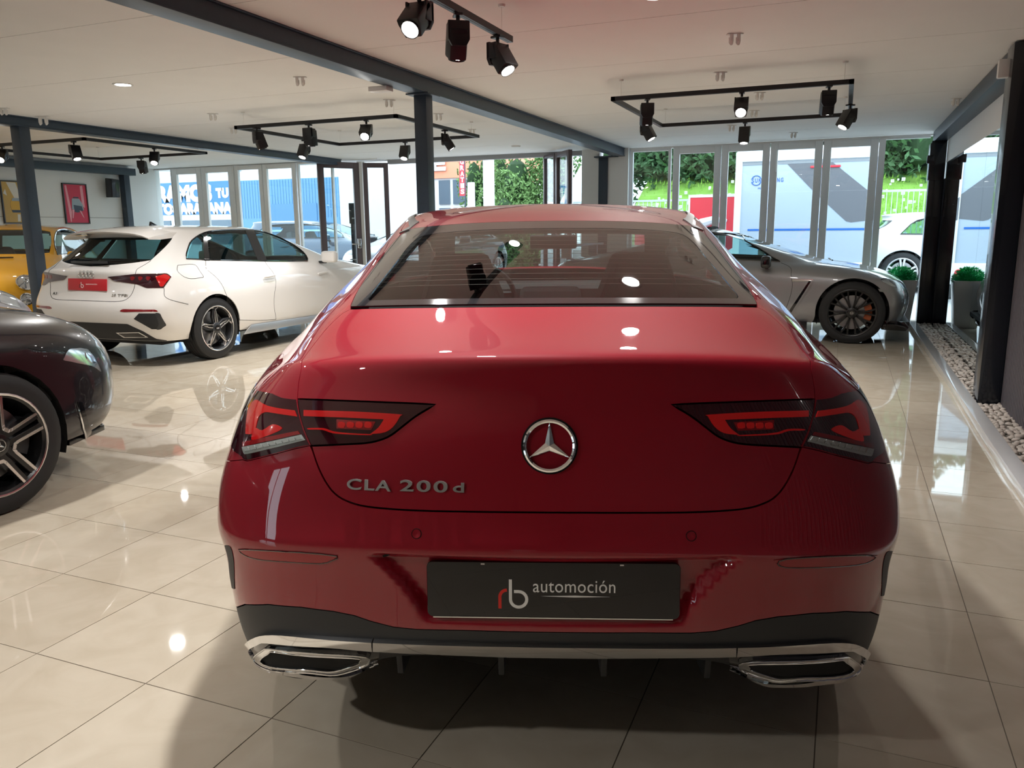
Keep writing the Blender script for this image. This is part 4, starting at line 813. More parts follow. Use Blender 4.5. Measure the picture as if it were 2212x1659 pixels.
track('light_track', square(-9.75, -7.86, 6.64, 8.48), ZT, 'square black light track at far left above the white hatchback', [(-9.7, 6.7), (-7.9, 6.7), (-9.7, 8.4), (-7.9, 8.4)])
def spot(x, y, az, tilt, label, e=26, z=ZT):
    """track head: driver box under the rail, square head tilted down by tilt towards azimuth az"""
    t = empty('track_spotlight', (x, y, z), az, label, 'spotlight')
    MB().box(-.02, .02, -.035, .035, -.012, 0).lathe([(-.035, .01), (-.012, .01)], 12, 'z').build('adaptor', M_TRK, t, bevel=.002, seg=1)
    MB().prism([(-.052, -.035), (.052, -.035), (.052, -.12), (.035, -.15), (-.035, -.15), (-.052, -.12)], -.035, -.012, 'y').box(-.052, -.042, -.035, .035, -.12, -.04).box(.042, .052, -.035, .035, -.12, -.04).build('bracket', M_TRK, t, bevel=.004)
    M = Matrix.Translation((0, .012, -.10))@Matrix.Rotation(tilt, 4, 'X')     # local -z is the beam before tilt, tilt swings it to +y
    hd = MB().prism([(-.04, -.04), (.04, -.04), (.052, .02), (.052, .045), (-.052, .045), (-.052, .02)], -.10, .045, 'z', M=M).build('head', M_TRK, t, bevel=.006)
    MB().lathe([(-.1005, .0), (-.1005, .036)], 28, 'z', M=M).build('lens', M_SLED, hd)
    MB().lathe([(-.10, .036), (-.108, .038), (-.108, .042), (-.10, .043)], 28, 'z', M=M).build('lens_ring', M_TRK, hd)
    l = bpy.data.lights.new('spot_lamp', 'SPOT'); l.energy = e; l.spot_size = math.radians(75); l.spot_blend = .6; l.shadow_soft_size = .035; l.color = (1, .98, .96); o = bpy.data.objects.new('spot_lamp', l); COL.objects.link(o); o.parent = t; o.matrix_local = M@Matrix.Translation((0, 0, -.115))
    return t
D = math.radians
# azimuth: 0 aims along +y (street), pi aims at the camera
SP = [(-1.78, 3.28, D(180), D(48), 'track spotlight facing the camera, glowing, leftmost on the nearest track'), (-1.78, 3.66, D(35), D(28), 'track spotlight turned away, middle of the three on the nearest track'), (-1.78, 4.14, D(-110), D(35), 'track spotlight at the far end of the nearest track, lit face showing'),
 (-1.52, 6.55, D(20), D(8), 'track spotlight near the left front corner of the right-hand square track'), (-.79, 6.55, D(185), D(52), 'dazzling track spotlight at the middle front of the right-hand square track'), (-.17, 6.55, D(10), D(14), 'track spotlight near the right front corner of the right-hand square track, facing away'),
 (-1.80, 7.7, D(-100), D(30), 'small track spotlight on the left side of the right-hand square track'), (-.97, 8.40, D(180), D(15), 'track spotlight on the back rail of the right-hand square track'), (-.02, 7.6, D(130), D(32), 'track spotlight on the right side of the right-hand square track'),
 (-5.46, 6.62, D(-30), D(20), 'track spotlight at the left front corner of the central square track, facing away'), (-4.84, 6.62, D(0), D(5), 'upper of the two overlapping track spotlights on the central square track'), (-5.71, 7.72, D(180), D(28), 'lit track spotlight hanging just below another on the central square track'), (-4.19, 6.62, D(200), D(55), 'dazzling track spotlight at the front of the central square track'),
 (-4.80, 8.40, D(190), D(28), 'lit track spotlight left of the central column, on the back rail'), (-3.88, 7.62, D(-70), D(32), 'dark track spotlight just right of the central column'),
 (-9.2, 6.64, D(215), D(52), 'dazzling track spotlight beside the left steel column'), (-8.05, 6.66, D(-110), D(25), 'dark track spotlight with lit edge at the apex of the far left track'), (-7.86, 7.62, D(215), D(40), 'bright track spotlight on the right side of the far left track'), (-9.0, 8.48, D(20), D(12), 'small dark track spotlight above the left end of the glazed front')]
for x, y, az, tl, lb in SP:
    away = math.cos(az) > .5; s_ = spot(x, y, az, tl, lb, e=80 if away else 26)
    if away:
        for c in s_.children:
            if c.type == 'LIGHT': c.data.spot_size = D(125); c.data.spot_blend = .9
# white twin ceiling clips
HK = [((-4.01, 5.41), 'left of the central column, nearest one'), ((-6.01, 6.63), 'further left in front of the left beam'), ((-6.6, 7.6), 'left of the central track corner'), ((-3.95, 6.64), 'above the dazzling central spotlight'), ((-3.96, 7.64), 'just right of the central column'), ((-4.2, 8.96), 'near the right tip of the central track'), ((-.71, 5.4), 'largest on the right ceiling, alone near the top'), ((-.97, 6.63), 'in front of the right-hand square track'), ((-.78, 7.74), 'beside the dazzling right spotlight'), ((-.94, 8.87), 'just below the dazzling right spotlight'), ((-1.31, 10.02), 'near the back rail of the right track'), ((-.68, 11.11), 'closest to the right glazed front'), ((.9, 8.93), 'beside the right wall beam'), ((-7.66, 6.01), 'hanging over the left beam by its column'), ((-7.5, 5.48), 'at the left picture edge on the ceiling')]
for k, ((x, y), w) in enumerate(HK):
    t = empty('ceiling_clip', (x, y, CH), YAW, 'white twin-prong ceiling clip '+w, 'ceiling clip'); s = 1.4 if k == 13 else 1
    MB().box(-.05*s, .05*s, -.02, .02, -.006, 0).build('clip_plate', M_WPL, t, bevel=.002)
    for sx in (-.022, .022): MB().tube([(sx*s, -.012, -.004), (sx*s, -.014, -.045*s), (sx*s, -.004, -.058*s), (sx*s, .010, -.05*s), (sx*s, .012, -.02)], .012, 8).build('clip_prong', M_WPL, t, smooth=True)
tag(MB().box(-.09, .07, -.05, .05, -.035, 0).build('ceiling_sensor', M_WPL, None, bevel=.006), 'small white sensor box under the beam beside the central column', 'sensor').location = (-3.30, 5.45, 2.352)
tag(MB().lathe([(-.02, 0), (-.02, .06), (0, .07)], 20, 'z').build('smoke_detector', M_WPL, None, smooth=True), 'flat white detector disc on the ceiling before the open doorway', 'smoke detector').location = (-4.44, 10.95, CH)
tag(MB().box(-.05, .05, -.03, .03, -.06, .06).build('motion_sensor', M_WPL, None, bevel=.01), 'white sensor at the top of the near black post', 'sensor').location = (.94, 6.5, 2.32)
def ring_rows(rows, n=2.6):
    G = []; fr = (0, .35, .62, .82, .94, 1.0)
    for (yr, zr, cr, W_, Z_, yf, zf, cf) in rows:
        W_ = W_ if isinstance(W_, list) else [(0, W_)]; Z_ = Z_ if isinstance(Z_, list) else [(0, Z_)]
        q = []; w = lambda y: sweep(y, W_); zz = lambda y: sweep(y, Z_)
        for f in fr: y = yr+cr*(1-(1-f**n)**(1/n)); q.append((w(yr+cr)*f, y, zr+(zz(y)-zr)*f*f))
        y0, y1 = yr+cr, yf-cf
        for k in range(1, 5): y = y0+(y1-y0)*k/5; q.append((w(y), y, zz(y)))
        for f in fr[::-1]: y = yf-cf*(1-(1-f**n)**(1/n)); q.append((w(yf-cf)*f, y, zf+(zz(y)-zf)*f*f))
        G.append(q)
    return G
def spine(y0, y1, z): return [(0, y0+(y1-y0)*k/15, z) for k in range(16)]
M_WHP = mat('white_paint', (.80, .78, .76), .5, coat=1.0, spec=.3); M_GRP = mat('gunmetal_paint', (.30, .30, .31), .36, .4, coat=1.0); M_BKP = mat('black_car_paint', (.012, .010, .014), .3, .2, coat=1.0); M_YEL = mat('yellow_paint', (.85, .42, .01), .5, coat=1.0, spec=.3); M_SIL = mat('silver_paint', (.42, .42, .46), .35, .7, coat=1.0)
M_HLAMP = mat('headlamp_glass', (.55, .58, .62), .12, .75, coat=1); M_GLD = glass('dark_tinted_glass', (.22, .26, .27)); M_GLB = glass('blue_green_glass', (.55, .75, .75))
A3 = ring_rows([
 (.16,.20,.36,.80,.19,4.22,.2,.5), (.07,.29,.32,.865,.27,4.29,.3,.5), (.01,.40,.30,[(.8,.905),(1.6,.885),(2.8,.885),(3.45,.905)],.38,4.33,.42,.5),
 (-.01,.52,.29,[(.8,.915),(1.6,.893),(2.8,.893),(3.45,.915)],.50,4.34,.54,.5), (-.005,.60,.28,[(.8,.92),(1.6,.90),(2.8,.90),(3.45,.92)],.60,4.33,.62,.5), (.04,.66,.27,[(.8,.918),(1.6,.905),(2.8,.905),(3.45,.918)],.68,4.30,.68,.5),
 (.075,.75,.27,[(.8,.905),(1.6,.90),(3.45,.905)],.76,4.24,.74,.5), (.085,.84,.27,[(.5,.88),(3.5,.88)],[(0,.84),(3.4,.83)],4.12,.79,.5), (.07,.91,.27,[(.5,.85),(3.4,.85)],[(0,.90),(3.4,.875),(4,.80)],3.92,.845,.5),
 (.09,.945,.28,[(.5,.825),(3.3,.82)],[(0,.93),(3.3,.91)],3.62,.90,.45), (.13,.965,.30,[(.5,.80),(3.2,.79)],[(0,.95),(3.2,.935)],3.35,.935,.4),
 (.22,1.04,.32,[(.6,.755),(3,.74)],[(0,1.03),(3,1.02)],3.08,1.01,.38), (.35,1.13,.33,[(.6,.70),(2.8,.685)],1.125,2.78,1.11,.36), (.47,1.215,.33,[(.7,.645),(2.6,.63)],1.22,2.48,1.20,.34),
 (.50,1.285,.30,[(.7,.60),(2.5,.59)],1.29,2.22,1.28,.32), (.42,1.32,.30,[(.7,.56),(2.4,.55)],1.325,2.08,1.315,.3), (.62,1.345,.3,.42,1.352,1.95,1.345,.25)])+[spine(1.1, 1.6, 1.372)]
GTR = ring_rows([
 (.2,.17,.36,.84,.17,4.40,.17,.5), (.08,.26,.32,.91,.24,4.50,.24,.5), (.02,.38,.30,[(.9,.95),(1.6,.92),(2.8,.91),(3.7,.95)],.36,4.56,.36,.55),
 (0,.50,.3,[(.9,.955),(1.6,.92),(2.8,.905),(3.7,.955)],.48,4.58,.47,.55), (.02,.62,.3,[(.9,.955),(1.6,.92),(2.8,.90),(3.7,.955)],.60,4.54,.56,.55), (.05,.72,.3,[(.9,.945),(1.6,.91),(2.8,.90),(3.7,.945)],[(0,.70),(3.6,.69)],4.46,.62,.55),
 (.08,.80,.3,[(.9,.92),(2,.90),(2.8,.895),(3.7,.915)],[(0,.79),(3.5,.765),(4.1,.70)],4.33,.67,.55), (.12,.86,.3,[(.9,.88),(2,.875),(3.6,.87)],[(0,.85),(3.4,.815),(4,.76)],4.15,.72,.52), (.2,.905,.3,[(.9,.84),(2,.845),(3.4,.82)],[(0,.885),(3.3,.85)],3.9,.77,.5),
 (.35,.93,.3,[(1,.80),(3.2,.775)],[(0,.91),(3.2,.875)],3.62,.83,.45), (.55,.96,.32,[(1,.765),(3,.74)],[(0,.935),(3.2,.90)],3.38,.875,.42),
 (.85,1.03,.34,[(1.2,.72),(3,.69)],1.01,3.12,.96,.4), (1.15,1.11,.35,[(1.5,.665),(2.8,.64)],1.10,2.84,1.06,.38), (1.42,1.19,.35,[(1.8,.61),(2.6,.595)],1.19,2.56,1.16,.35),
 (1.62,1.25,.3,[(1.9,.57),(2.5,.56)],1.255,2.36,1.235,.3), (1.75,1.285,.25,.52,1.285,2.25,1.27,.25), (1.88,1.305,.2,.38,1.308,2.18,1.30,.2)])+[spine(1.98, 2.1, 1.322)]
GTR = [[(x, 3.95+(y-3.95)*.60 if y > 3.95 else y, z+(.035*min(1, (y-3.7)/.4) if (y > 3.7 and 5 <= k <= 8) else 0)) for (x, y, z) in R_] for k, R_ in enumerate(GTR)]
GTR = [[(x, y, .9+(z-.9)*.9 if z > .9 else z) for (x, y, z) in R_] for R_ in GTR]
F500 = ring_rows([
 (.12,.2,.4,.70,.2,3.42,.2,.5), (.05,.30,.4,.77,.28,3.48,.30,.5), (0,.42,.38,.80,.4,3.53,.42,.5), (0,.54,.38,.815,.52,3.54,.54,.5), (.03,.66,.36,.81,.64,3.50,.66,.48), (.06,.77,.34,.80,.76,3.42,.77,.46),
 (.08,.86,.33,.78,.85,3.28,.86,.44), (.10,.93,.33,.755,.92,3.08,.93,.42), (.12,.98,.33,.735,.965,2.88,.985,.38), (.16,1.02,.33,.715,1.0,2.72,1.02,.35), (.24,1.10,.33,.68,1.09,2.52,1.10,.34), (.34,1.20,.33,.63,1.20,2.30,1.20,.34),
 (.44,1.30,.32,.58,1.30,2.08,1.30,.34), (.50,1.36,.3,.53,1.36,1.94,1.355,.32), (.70,1.40,.25,.38,1.40,1.80,1.395,.3)])+[spine(1.1, 1.4, 1.43)]
def sub(pts, d=14):
    q = []
    for i, p in enumerate(pts):
        n = pts[(i+1) % len(pts)]; L = math.hypot(n[0]-p[0], n[1]-p[1]); q.append(p)
        for k in range(1, int(L/d)+1): q.append((p[0]+(n[0]-p[0])*k/(int(L/d)+1), p[1]+(n[1]-p[1])*k/(int(L/d)+1)))
    return q
def nvec(h, sgn): return (lambda p: p) if sgn > 0 else mir
def std_car(name, rows, x, y, rz, label, paint, R, rr, yw, yfw, xw, style, wm, dlo, wscr, rwin=None, z=0, scale=1, group=None, glassm=None, extras=None, seams=(), arch=1.09, lower=None, wid=.22, bspl=1, hood_t=9.2):
    h = Hull(rows); h.place(x, y, rz, z)
    root = empty(name, h.pos, rz, label, 'car', group); gm = glassm or M_GLB; L = h.ns-1
    if scale != 1: root.scale = (scale,)*3; h.M = h.M@Matrix.Scale(scale, 4); h.Mi = h.M.inverted()
    ra = R*arch+.005; A0 = arc(h, yw, R, ra, 186, -6, 24); A1 = arc(h, yfw, R, ra, 186, -6, 24)
    # arcs run from the rear foot over the top to the front foot
    s0 = A0[0][0]; s1 = A1[-1][0]; tb = min(A0[0][1], A1[0][1], A0[-1][1])-.0
    base = .7
    right = [(0, base), (A0[0][0]-.02, base)]+A0+[(A0[-1][0]+.02, base), (A1[0][0]-.02, base)]+A1+[(A1[-1][0]+.02, base), (L, base)]
    left = [(2*L-a, b) for a, b in right[::-1]][1:]
    # right half as one skin from tail centre to nose centre, left half mirrored
    top = h.nt-1
    half = right+[(L, top), (0, top)]
    dl = smooth_poly([h_ for h_ in dlo], 3); holes = [dl]
    def cutpoly(p): return p
    for sgn in (1, -1):
        f = nvec(h, sgn); hs = [f(dl)]
        # windscreen and rear window are halves on each side
        w_ = [f(p) for p in ([wscr] if wscr else [])+([rwin] if rwin else [])]
        o = panel(h, f(half), 'body_shell', paint, root, thick=.01, holes=hs+w_, grid=(.2, .3), step=.05)
        panel(h, f(dl), 'side_glass', gm, root, off=-.004, thick=.003, grid=(.3, .5), gap=.003)
        P = h.at(np.array(f(dl))[:, 0], np.array(f(dl))[:, 1], .0015); MB().tube([tuple(p) for p in P], .008, 5, closed=True).build('window_trim', M_GBLK, root, smooth=True, fix=False)
        for q, nm in ((wscr, 'windscreen'), (rwin, 'rear_window')):
            if q: panel(h, f(q), nm, gm, root, off=-.003, thick=0, grid=(.3, .4))
        for (yy, nn) in ((yw, 0), (yfw, 1)):
            wheel('wheel', root, sgn*xw, yy, R, rr, wid, style, wm, sgn, tube_n=40); wheel_well('wheel_arch_liner', root, xw-.03, yy, ra, side=sgn)
        for sm in seams: seam(h, f(sm), 'panel_seam', M_LINER, root, r=.0022)
        for (yy, zz) in (extras or {}).get('handles', ()):
            a = h.side(yy, zz); c = h.side(yy+.2, zz+.01); p = np.array(f([a, ((a[0]+c[0])/2, (a[1]+c[1])/2), c])); PP = h.at(p[:, 0], p[:, 1], .022); MB().tube([tuple(q) for q in PP], [.01, .014, .01], 8).build('door_handle', paint, root, smooth=True)
        if (extras or {}).get('mirror'):
            mx, my, mz, mm = extras['mirror']; o = MB().box(-.10, .10, -.055, .055, -.07, .07).build('door_mirror', mm, root, bevel=.045, seg=4); o.location = (sgn*mx, my, mz); MB().box(-.06, .03, -.02, .02, -.03, .0).build('mirror_arm', M_GBLK, o).location = (-sgn*.09, 0, -.05)
    cut = [dl, mir(dl)]+[q for q in (wscr, rwin) if q]+[mir(q) for q in (wscr, rwin) if q]+[A0+[(A0[-1][0], -1), (A0[0][0], -1)], mir(A0+[(A0[-1][0], -1), (A0[0][0], -1)]), A1+[(A1[-1][0], -1), (A1[0][0], -1)], mir(A1+[(A1[-1][0], -1), (A1[0][0], -1)])]
    liner(h, cut, 'inner_shell', M_LINER, root, off=-.03, tmin=.5)
    MB().box(-xw+.25, xw-.25, .3, yfw+.6, .2, .24).build('underbody', M_BLK, root)
    for xx in (-.36, .36): seat(root, xx, yfw-1.55, .42, .48, .70, name='front_seat')
    o = MB().box(-.6, .6, yfw-2.75, yfw-2.6, .45, .92).build('rear_bench', M_UPH, root, bevel=.03)
    o = MB().box(-.62, .62, -.2, .2, -.16, .05).build('dashboard', M_DARK, root, bevel=.05); o.location = (0, yfw-.75, .88)
    s_ = MB().tube([(.18*math.cos(t*PI/14), 0, .18*math.sin(t*PI/14)) for t in range(28)], .014, 6, closed=True).box(-.16, .16, -.01, .01, -.03, .03).build('steering_wheel', M_DARK, root, smooth=True); s_.location = (-.36, yfw-1.0, .90); s_.rotation_euler = (.4, 0, 0)
    return h, root
# ---- white hatchback
def build_a3():
    hh = Hull(A3); hh.place(-6.80, 5.53, 0); X = hh.pix
    dlo = [X(402, 559), X(402, 559), X(405, 540), X(415, 519), X(441, 503), X(480, 497), X(543, 496), X(582, 505), X(621, 522), X(655, 545), X(664, 564), X(664, 564), X(529, 563)]
    rw = [X(228, 562), X(324, 562), X(350, 540), X(374, 513), X(374, 513), (0, hh.side(.5, 1.2)[1]+1)]
    cx = hh.rear(0, .965)[1]; g1 = [X(326, 562), X(326, 562), X(350, 540), X(373, 513), X(373, 513)]
    tb_ = g1[0][1]; tt = g1[-1][1]; rwin = [(0, cx+.1)]+[g1[0]]+g1[1:]+[(0, tt+.15)]
    wscr = [(12.0, 10.5), (11.6, 11.5), (11.3, 13), (11.4, 14), (13, 14.4), (15, 14.5), (15, 10.6), (13.5, 10.5)]
    sm = [[X(444, 563), X(455, 589), X(487, 632), X(518, 691)], [X(571, 563), X(588, 586), X(592, 645), X(596, 690)], [X(518, 691), X(560, 692), X(596, 690)], [X(384, 573), X(423, 573), X(437, 593), X(433, 600), X(398, 598), X(384, 573)], [X(354, 622), X(356, 640), X(385, 652), X(407, 657)]]
    h, root = std_car('white_hatchback', A3, -6.80, 5.53, 0, 'white five-door hatchback parked left of the red car, red plate on its tailgate', M_WHP, .318, .235, .81, 3.45, .905, 'audi', (M_DGREY, M_ALU), dlo, wscr, rwin, glassm=M_GLB, seams=sm, extras=dict(handles=[(1.55, .79), (2.55, .78)], mirror=(.97, 2.72, .98, M_WHP)))
    def P(pts, nm, m, off=.002, sm=3, th=.003, both=True, par=None, hole=None):
        q = smooth_poly([X(*p) for p in sub(pts)], sm)
        for sgn in ((1, -1) if both else (1,)): r_ = panel(h, nvec(h, sgn)(q), nm, m, par or root, off=off, thick=th, grid=(.1, .2), step=.02)
        return r_
    # pillars of the side glass
    P([(528, 495), (528, 495), (548, 497), (548, 497), (577, 564), (577, 564), (557, 564), (557, 564)], 'centre_pillar', M_GBLK, off=.003); P([(438, 503), (438, 503), (446, 501), (446, 501), (453, 563), (453, 563), (441, 563), (441, 563)], 'quarter_pillar', M_GBLK, off=.003)
    # tail lamps
    P([(233, 598), (233, 598), (293, 592), (360, 591), (370, 598), (370, 598), (353, 622), (353, 622), (317, 622), (296, 614), (247, 607)], 'tail_lamp', M_LDK, off=.004)
    P([(336, 597), (336, 597), (357, 593), (367, 599), (352, 619), (352, 619), (346, 619), (338, 603)], 'lamp_glow', M_LRB, off=.006)
    for k in range(3): P([(282+k*17, 598), (288+k*17, 597), (292+k*17, 600), (287+k*17, 606), (283+k*17, 604)], 'lamp_segment', M_LRED, off=.006, sm=2)
    for L in ([(326, 563), (300, 579), (293, 589), (291, 617), (279, 642), (257, 651), (200, 650), (170, 649)],):
        q = [X(*p) for p in L]+[(0, X(170, 649)[1])]; q += mir(q)[1:]; seam(h, q, 'tailgate_seam', M_LINER, root, r=.0025)
    P([(259, 672), (266, 668), (335, 669), (341, 673), (330, 673), (266, 674)], 'bumper_reflector', M_LRED)
    P([(289, 689), (289, 689), (300, 677), (300, 677), (345, 677), (345, 677), (359, 702), (359, 702), (347, 711), (328, 711), (328, 711)], 'bumper_intake', M_BLK); P([(335, 677), (345, 677), (359, 702), (347, 711), (338, 711), (343, 700)], 'intake_side', M_DGREY, off=.004)
    dz = [X(200, 697), X(275, 700), X(310, 716), X(338, 732), X(360, 735)]; lowt = .75
    q = [(0, dz[0][1])]+dz+[(dz[-1][0], lowt), (0, lowt)]; q = q+[]
    for sgn in (1, -1): panel(h, nvec(h, sgn)(q), 'rear_diffuser', M_BLK, root, off=.003, thick=.003, grid=(.15, .2))
    P([(251, 718), (251, 718), (301, 717), (301, 717), (321, 728), (321, 728), (268, 729), (268, 729)], 'exhaust_trim', M_CHR, off=.006, sm=1); P([(257, 720), (257, 720), (299, 719), (299, 719), (314, 727), (314, 727), (271, 727), (271, 727)], 'exhaust_recess', M_GBLK, off=.009, sm=1)
    # roof spoiler
    prof = [(.235, 1.288), (.225, 1.302), (.34, 1.325), (.55, 1.349), (.9, 1.364), (.9, 1.33), (.6, 1.30), (.40, 1.285)]; vs = []; nx = 19
    for i in range(nx):
        x = -.575+1.15*i/(nx-1); f_ = (x/.575)**2
        for (yy, zz) in prof: vs.append((x*(1+.0*f_), yy+.10*f_*max(0, (.9-yy)/.67), zz-.035*f_-.03*f_**4))
    k = len(prof); fs = [(i*k+j, i*k+(j+1) % k, (i+1)*k+(j+1) % k, (i+1)*k+j) for i in range(nx-1) for j in range(k)]+[tuple(range(k)), tuple(range((nx-1)*k, nx*k))[::-1]]
    o = MB().add(vs, fs).build('roof_spoiler', M_WHP, root, smooth=True); autosmooth(o, .7)
    tg = glass('privacy_glass', (.30, .37, .38)); P([(449, 501), (449, 501), (529, 496), (529, 496), (556, 563), (556, 563), (455, 563), (455, 563)], 'rear_door_glass', tg, off=.0015, th=0); P([(405, 558), (408, 540), (418, 519), (437, 505), (441, 562)], 'quarter_glass', tg, off=.0015, th=0)
    MB().prism([(.95, 0), (1.10, 0), (1.02, .035), (.97, .06)], -.012, .012, 'x').build('roof_antenna', M_GBLK, root, bevel=.004).location = (0, -.05, 1.345)
    # plate, rings, letters
    y0 = h.at(*h.rear(0, .80))[0][1]; MPl = face_matrix((0, y0-.008, .795), (1, 0, 0), (0, .12, 1)); pl = MB().box(-.26, .26, -.057, .057, -.004, .004).build('number_plate', mat('red_plate', (.55, .02, .03), .35), root, bevel=.003); pl.matrix_local = MPl
    rb_logo(pl, Matrix.Translation((-.085, -.008, .0041)), .052, M_GBLK, M_WHT); fit_text('plate_lettering', 'automoción', .15, .014, M_WHT, Matrix.Translation((.06, .006, .0041)), pl, ext=.0003)
    b = MB(); Mr = on_hull(h, h.rear(0, .895), off=.006)
    for k in range(4): b.tube([(-.072+k*.048+.031*math.cos(t*PI/12), .031*math.sin(t*PI/12), 0) for t in range(24)], .0042, 6, closed=True)
    b.build('ring_emblem', M_CHR, root, smooth=True).matrix_local = Mr
    fit_text('badge_letters', 'A3', .07, .024, M_CHR, on_hull(h, h.rear(-.46, .70), off=.004), root, ext=.002); fit_text('badge_digits', '35', .05, .024, M_CHR, on_hull(h, h.rear(.35, .70), off=.004), root, ext=.002); fit_text('badge_letters', 'TFSI', .12, .024, M_CHR, on_hull(h, h.rear(.455, .70), off=.004), root, ext=.002)
    o = MB().box(-.25, .25, -.01, .01, -.012, .012).build('rear_wiper', M_GBLK, root); o.location = (0, .13, 1.01)
    q = [h.side(yy, .235) for yy in (1.25, 2.0, 3.0)]
    for sgn in (1, -1):
        o = MB().prism([(1.22, .20), (3.02, .20), (2.95, .27), (1.35, .29)], -.006, .012, 'x').build('side_skirt', M_SILV, root, bevel=.003); o.location = (sgn*.865, 0, .0)
build_a3()
# ---- gunmetal coupe
def build_gtr():
    hh = Hull(GTR); hh.place(-3.575, 10.47, -PI/2); X = hh.pix
    dlo = [hh.side(1.25, .955), hh.side(1.25, .955), hh.side(1.5, 1.08), hh.side(1.8, 1.18), hh.side(2.1, 1.225), hh.side(2.4, 1.19), X(1610, 520), X(1655, 546), X(1685, 565), X(1685, 565), hh.side(2.3, .925)]
    wscr = [(11.6, 11.2), (11.4, 12.3), (11.3, 13.4), (12, 14.2), (15, 14.4), (15, 11.1), (13, 11)]
    rwin = [(0, 10.9), (3, 11), (4, 11.8), (4, 13.2), (3, 13.8), (0, 13.9)]
    sm = [[X(1687, 568), X(1709, 590), X(1711, 622), X(1695, 677), X(1690, 700)], [X(1755, 568), X(1800, 571), X(1880, 590), X(1925, 618)]]
    h, root = std_car('grey_sports_coupe', GTR, -3.575, 10.47, -PI/2, 'gunmetal grey sports coupe with black wheels standing before the right-hand glazed front', M_GRP, .345, .262, .93, 3.71, .955, 'gtr', (M_RBLK, M_RBLK, mat('orange_caliper', (.55, .13, .04), .4)), dlo, wscr, rwin, seams=sm, wid=.25, extras=dict(handles=[(1.75, .77)], mirror=(.98, 2.78, .90, M_GBLK)))
    def P(pts, nm, m, off=.003, smn=3, th=.004):
        q = smooth_poly([X(*p) for p in sub(pts)], smn)
        for sgn in (1, -1): panel(h, nvec(h, sgn)(q), nm, m, root, off=off, thick=th, grid=(.1, .2), step=.02)
    P([(1711, 603), (1757, 603), (1757, 607), (1711, 609)], 'wing_vent_bar', M_CHR, smn=1); P([(1747, 607), (1754, 607), (1706, 681), (1700, 678)], 'wing_vent', M_GBLK, smn=1, off=.004); P([(1753, 606), (1758, 606), (1712, 676), (1707, 679)], 'vent_blade', M_GRP, smn=1, off=.012)
    P([(1896, 624), (1923, 628), (1922, 633), (1900, 630)], 'side_marker', M_CLR, smn=1); P([(1895, 596), (1912, 600), (1938, 622), (1925, 618), (1905, 608)], 'headlamp', M_HLAMP)
    for sgn in (1, -1):
        o = MB().prism([(1.3, .14), (3.25, .14), (3.25, .235), (1.3, .25)], -.02, .03, 'x').build('side_skirt', M_RBLK, root, bevel=.008); o.location = (sgn*.90, 0, 0)
        o = MB().prism([(4.02, .16), (4.27, .15), (4.30, .19), (4.26, .25), (4.04, .27)], -.03, .05, 'x').build('front_splitter', M_GBLK, root, bevel=.012); o.location = (sgn*.80, 0, 0)
    o = MB().prism([(-.75, 4.1), (.75, 4.1), (.6, 4.28), (0, 4.33), (-.6, 4.28)], .15, .19, 'z').build('front_lip', M_GBLK, root, bevel=.01)
    o = MB().box(-.8, .8, -.1, .12, -.015, .015).box(-.62, -.58, -.05, .08, -.16, 0).box(.58, .62, -.05, .08, -.16, 0).build('rear_wing', M_GRP, root, bevel=.01); o.location = (0, .25, 1.08)
    o = MB().tube([(-.3, 0, 0), (.3, .05, 0)], .008).build('wiper', M_GBLK, root); o.location = (.2, 3.42, .905)
build_gtr()
# ---- black car at the left edge, silver one behind it
def half_dlo(h): return [h.side(1.15, 1.04), h.side(1.15, 1.04), h.side(1.5, 1.18), h.side(1.9, 1.27), h.side(2.3, 1.29), h.side(2.6, 1.22), h.side(2.9, 1.1), h.side(3.0, 1.0), h.side(3.0, 1.0), h.side(2, 1.0)]
RWS = [(11.6, 15.1), (11.5, 17.4), (12.4, 18.1), (15, 18.2), (15, 14.8), (13, 14.7)]; RRW = [(0, 15.2), (2.6, 15.2), (2.9, 16.5), (2.9, 17.8), (0, 17.9)]
def lamp_front(h, root, polys, both=True):
    for nm, m, pts, off in polys:
        q = smooth_poly([h.pix(*p) for p in sub(pts)], 3)
        for sgn in (1, -1): panel(h, nvec(h, sgn)(q), nm, m, root, off=off, thick=.004, grid=(.1, .2), step=.02)
hb = Hull(RED)
BX, BYY = -4.40, -1.41
hb, rb_ = std_car('black_car', RED, BX, BYY, 0, 'black car cut by the left picture edge, five-twin-spoke alloy wheel', M_BKP, .333, .243, 1.02, 3.75, .893, 'amg', (M_RBLK, M_ALU), half_dlo(hb), RWS, RRW, extras=dict(mirror=(.95, 2.92, 1.02, M_BKP)))
lamp_front(hb, rb_, [('headlamp', M_HLAMP, [(136, 778), (142, 762), (150, 754), (172, 752), (188, 755), (201, 770), (212, 790), (217, 803), (198, 791), (163, 784)], .004), ('headlamp_lens', M_CHR, [(183, 762), (195, 768), (204, 783), (196, 784), (186, 775)], .008),
  ('air_curtain', M_GBLK, [(170, 868), (170, 868), (178, 870), (200, 948), (200, 948), (188, 953), (188, 953)], .002), ('curtain_trim', M_CHR, [(163, 868), (166, 868), (188, 953), (185, 955)], .006)])
for sgn in (1, -1): seam(hb, nvec(hb, sgn)([hb.pix(60, 752), hb.pix(110, 760), hb.pix(147, 757)]), 'bonnet_seam', M_LINER, rb_, r=.002)
o = MB().prism([(-.76, 4.2), (.76, 4.2), (.64, 4.52), (.3, 4.68), (0, 4.70), (-.3, 4.68), (-.64, 4.52)], .20, .235, 'z').build('front_lip', M_GBLK, rb_, bevel=.01)
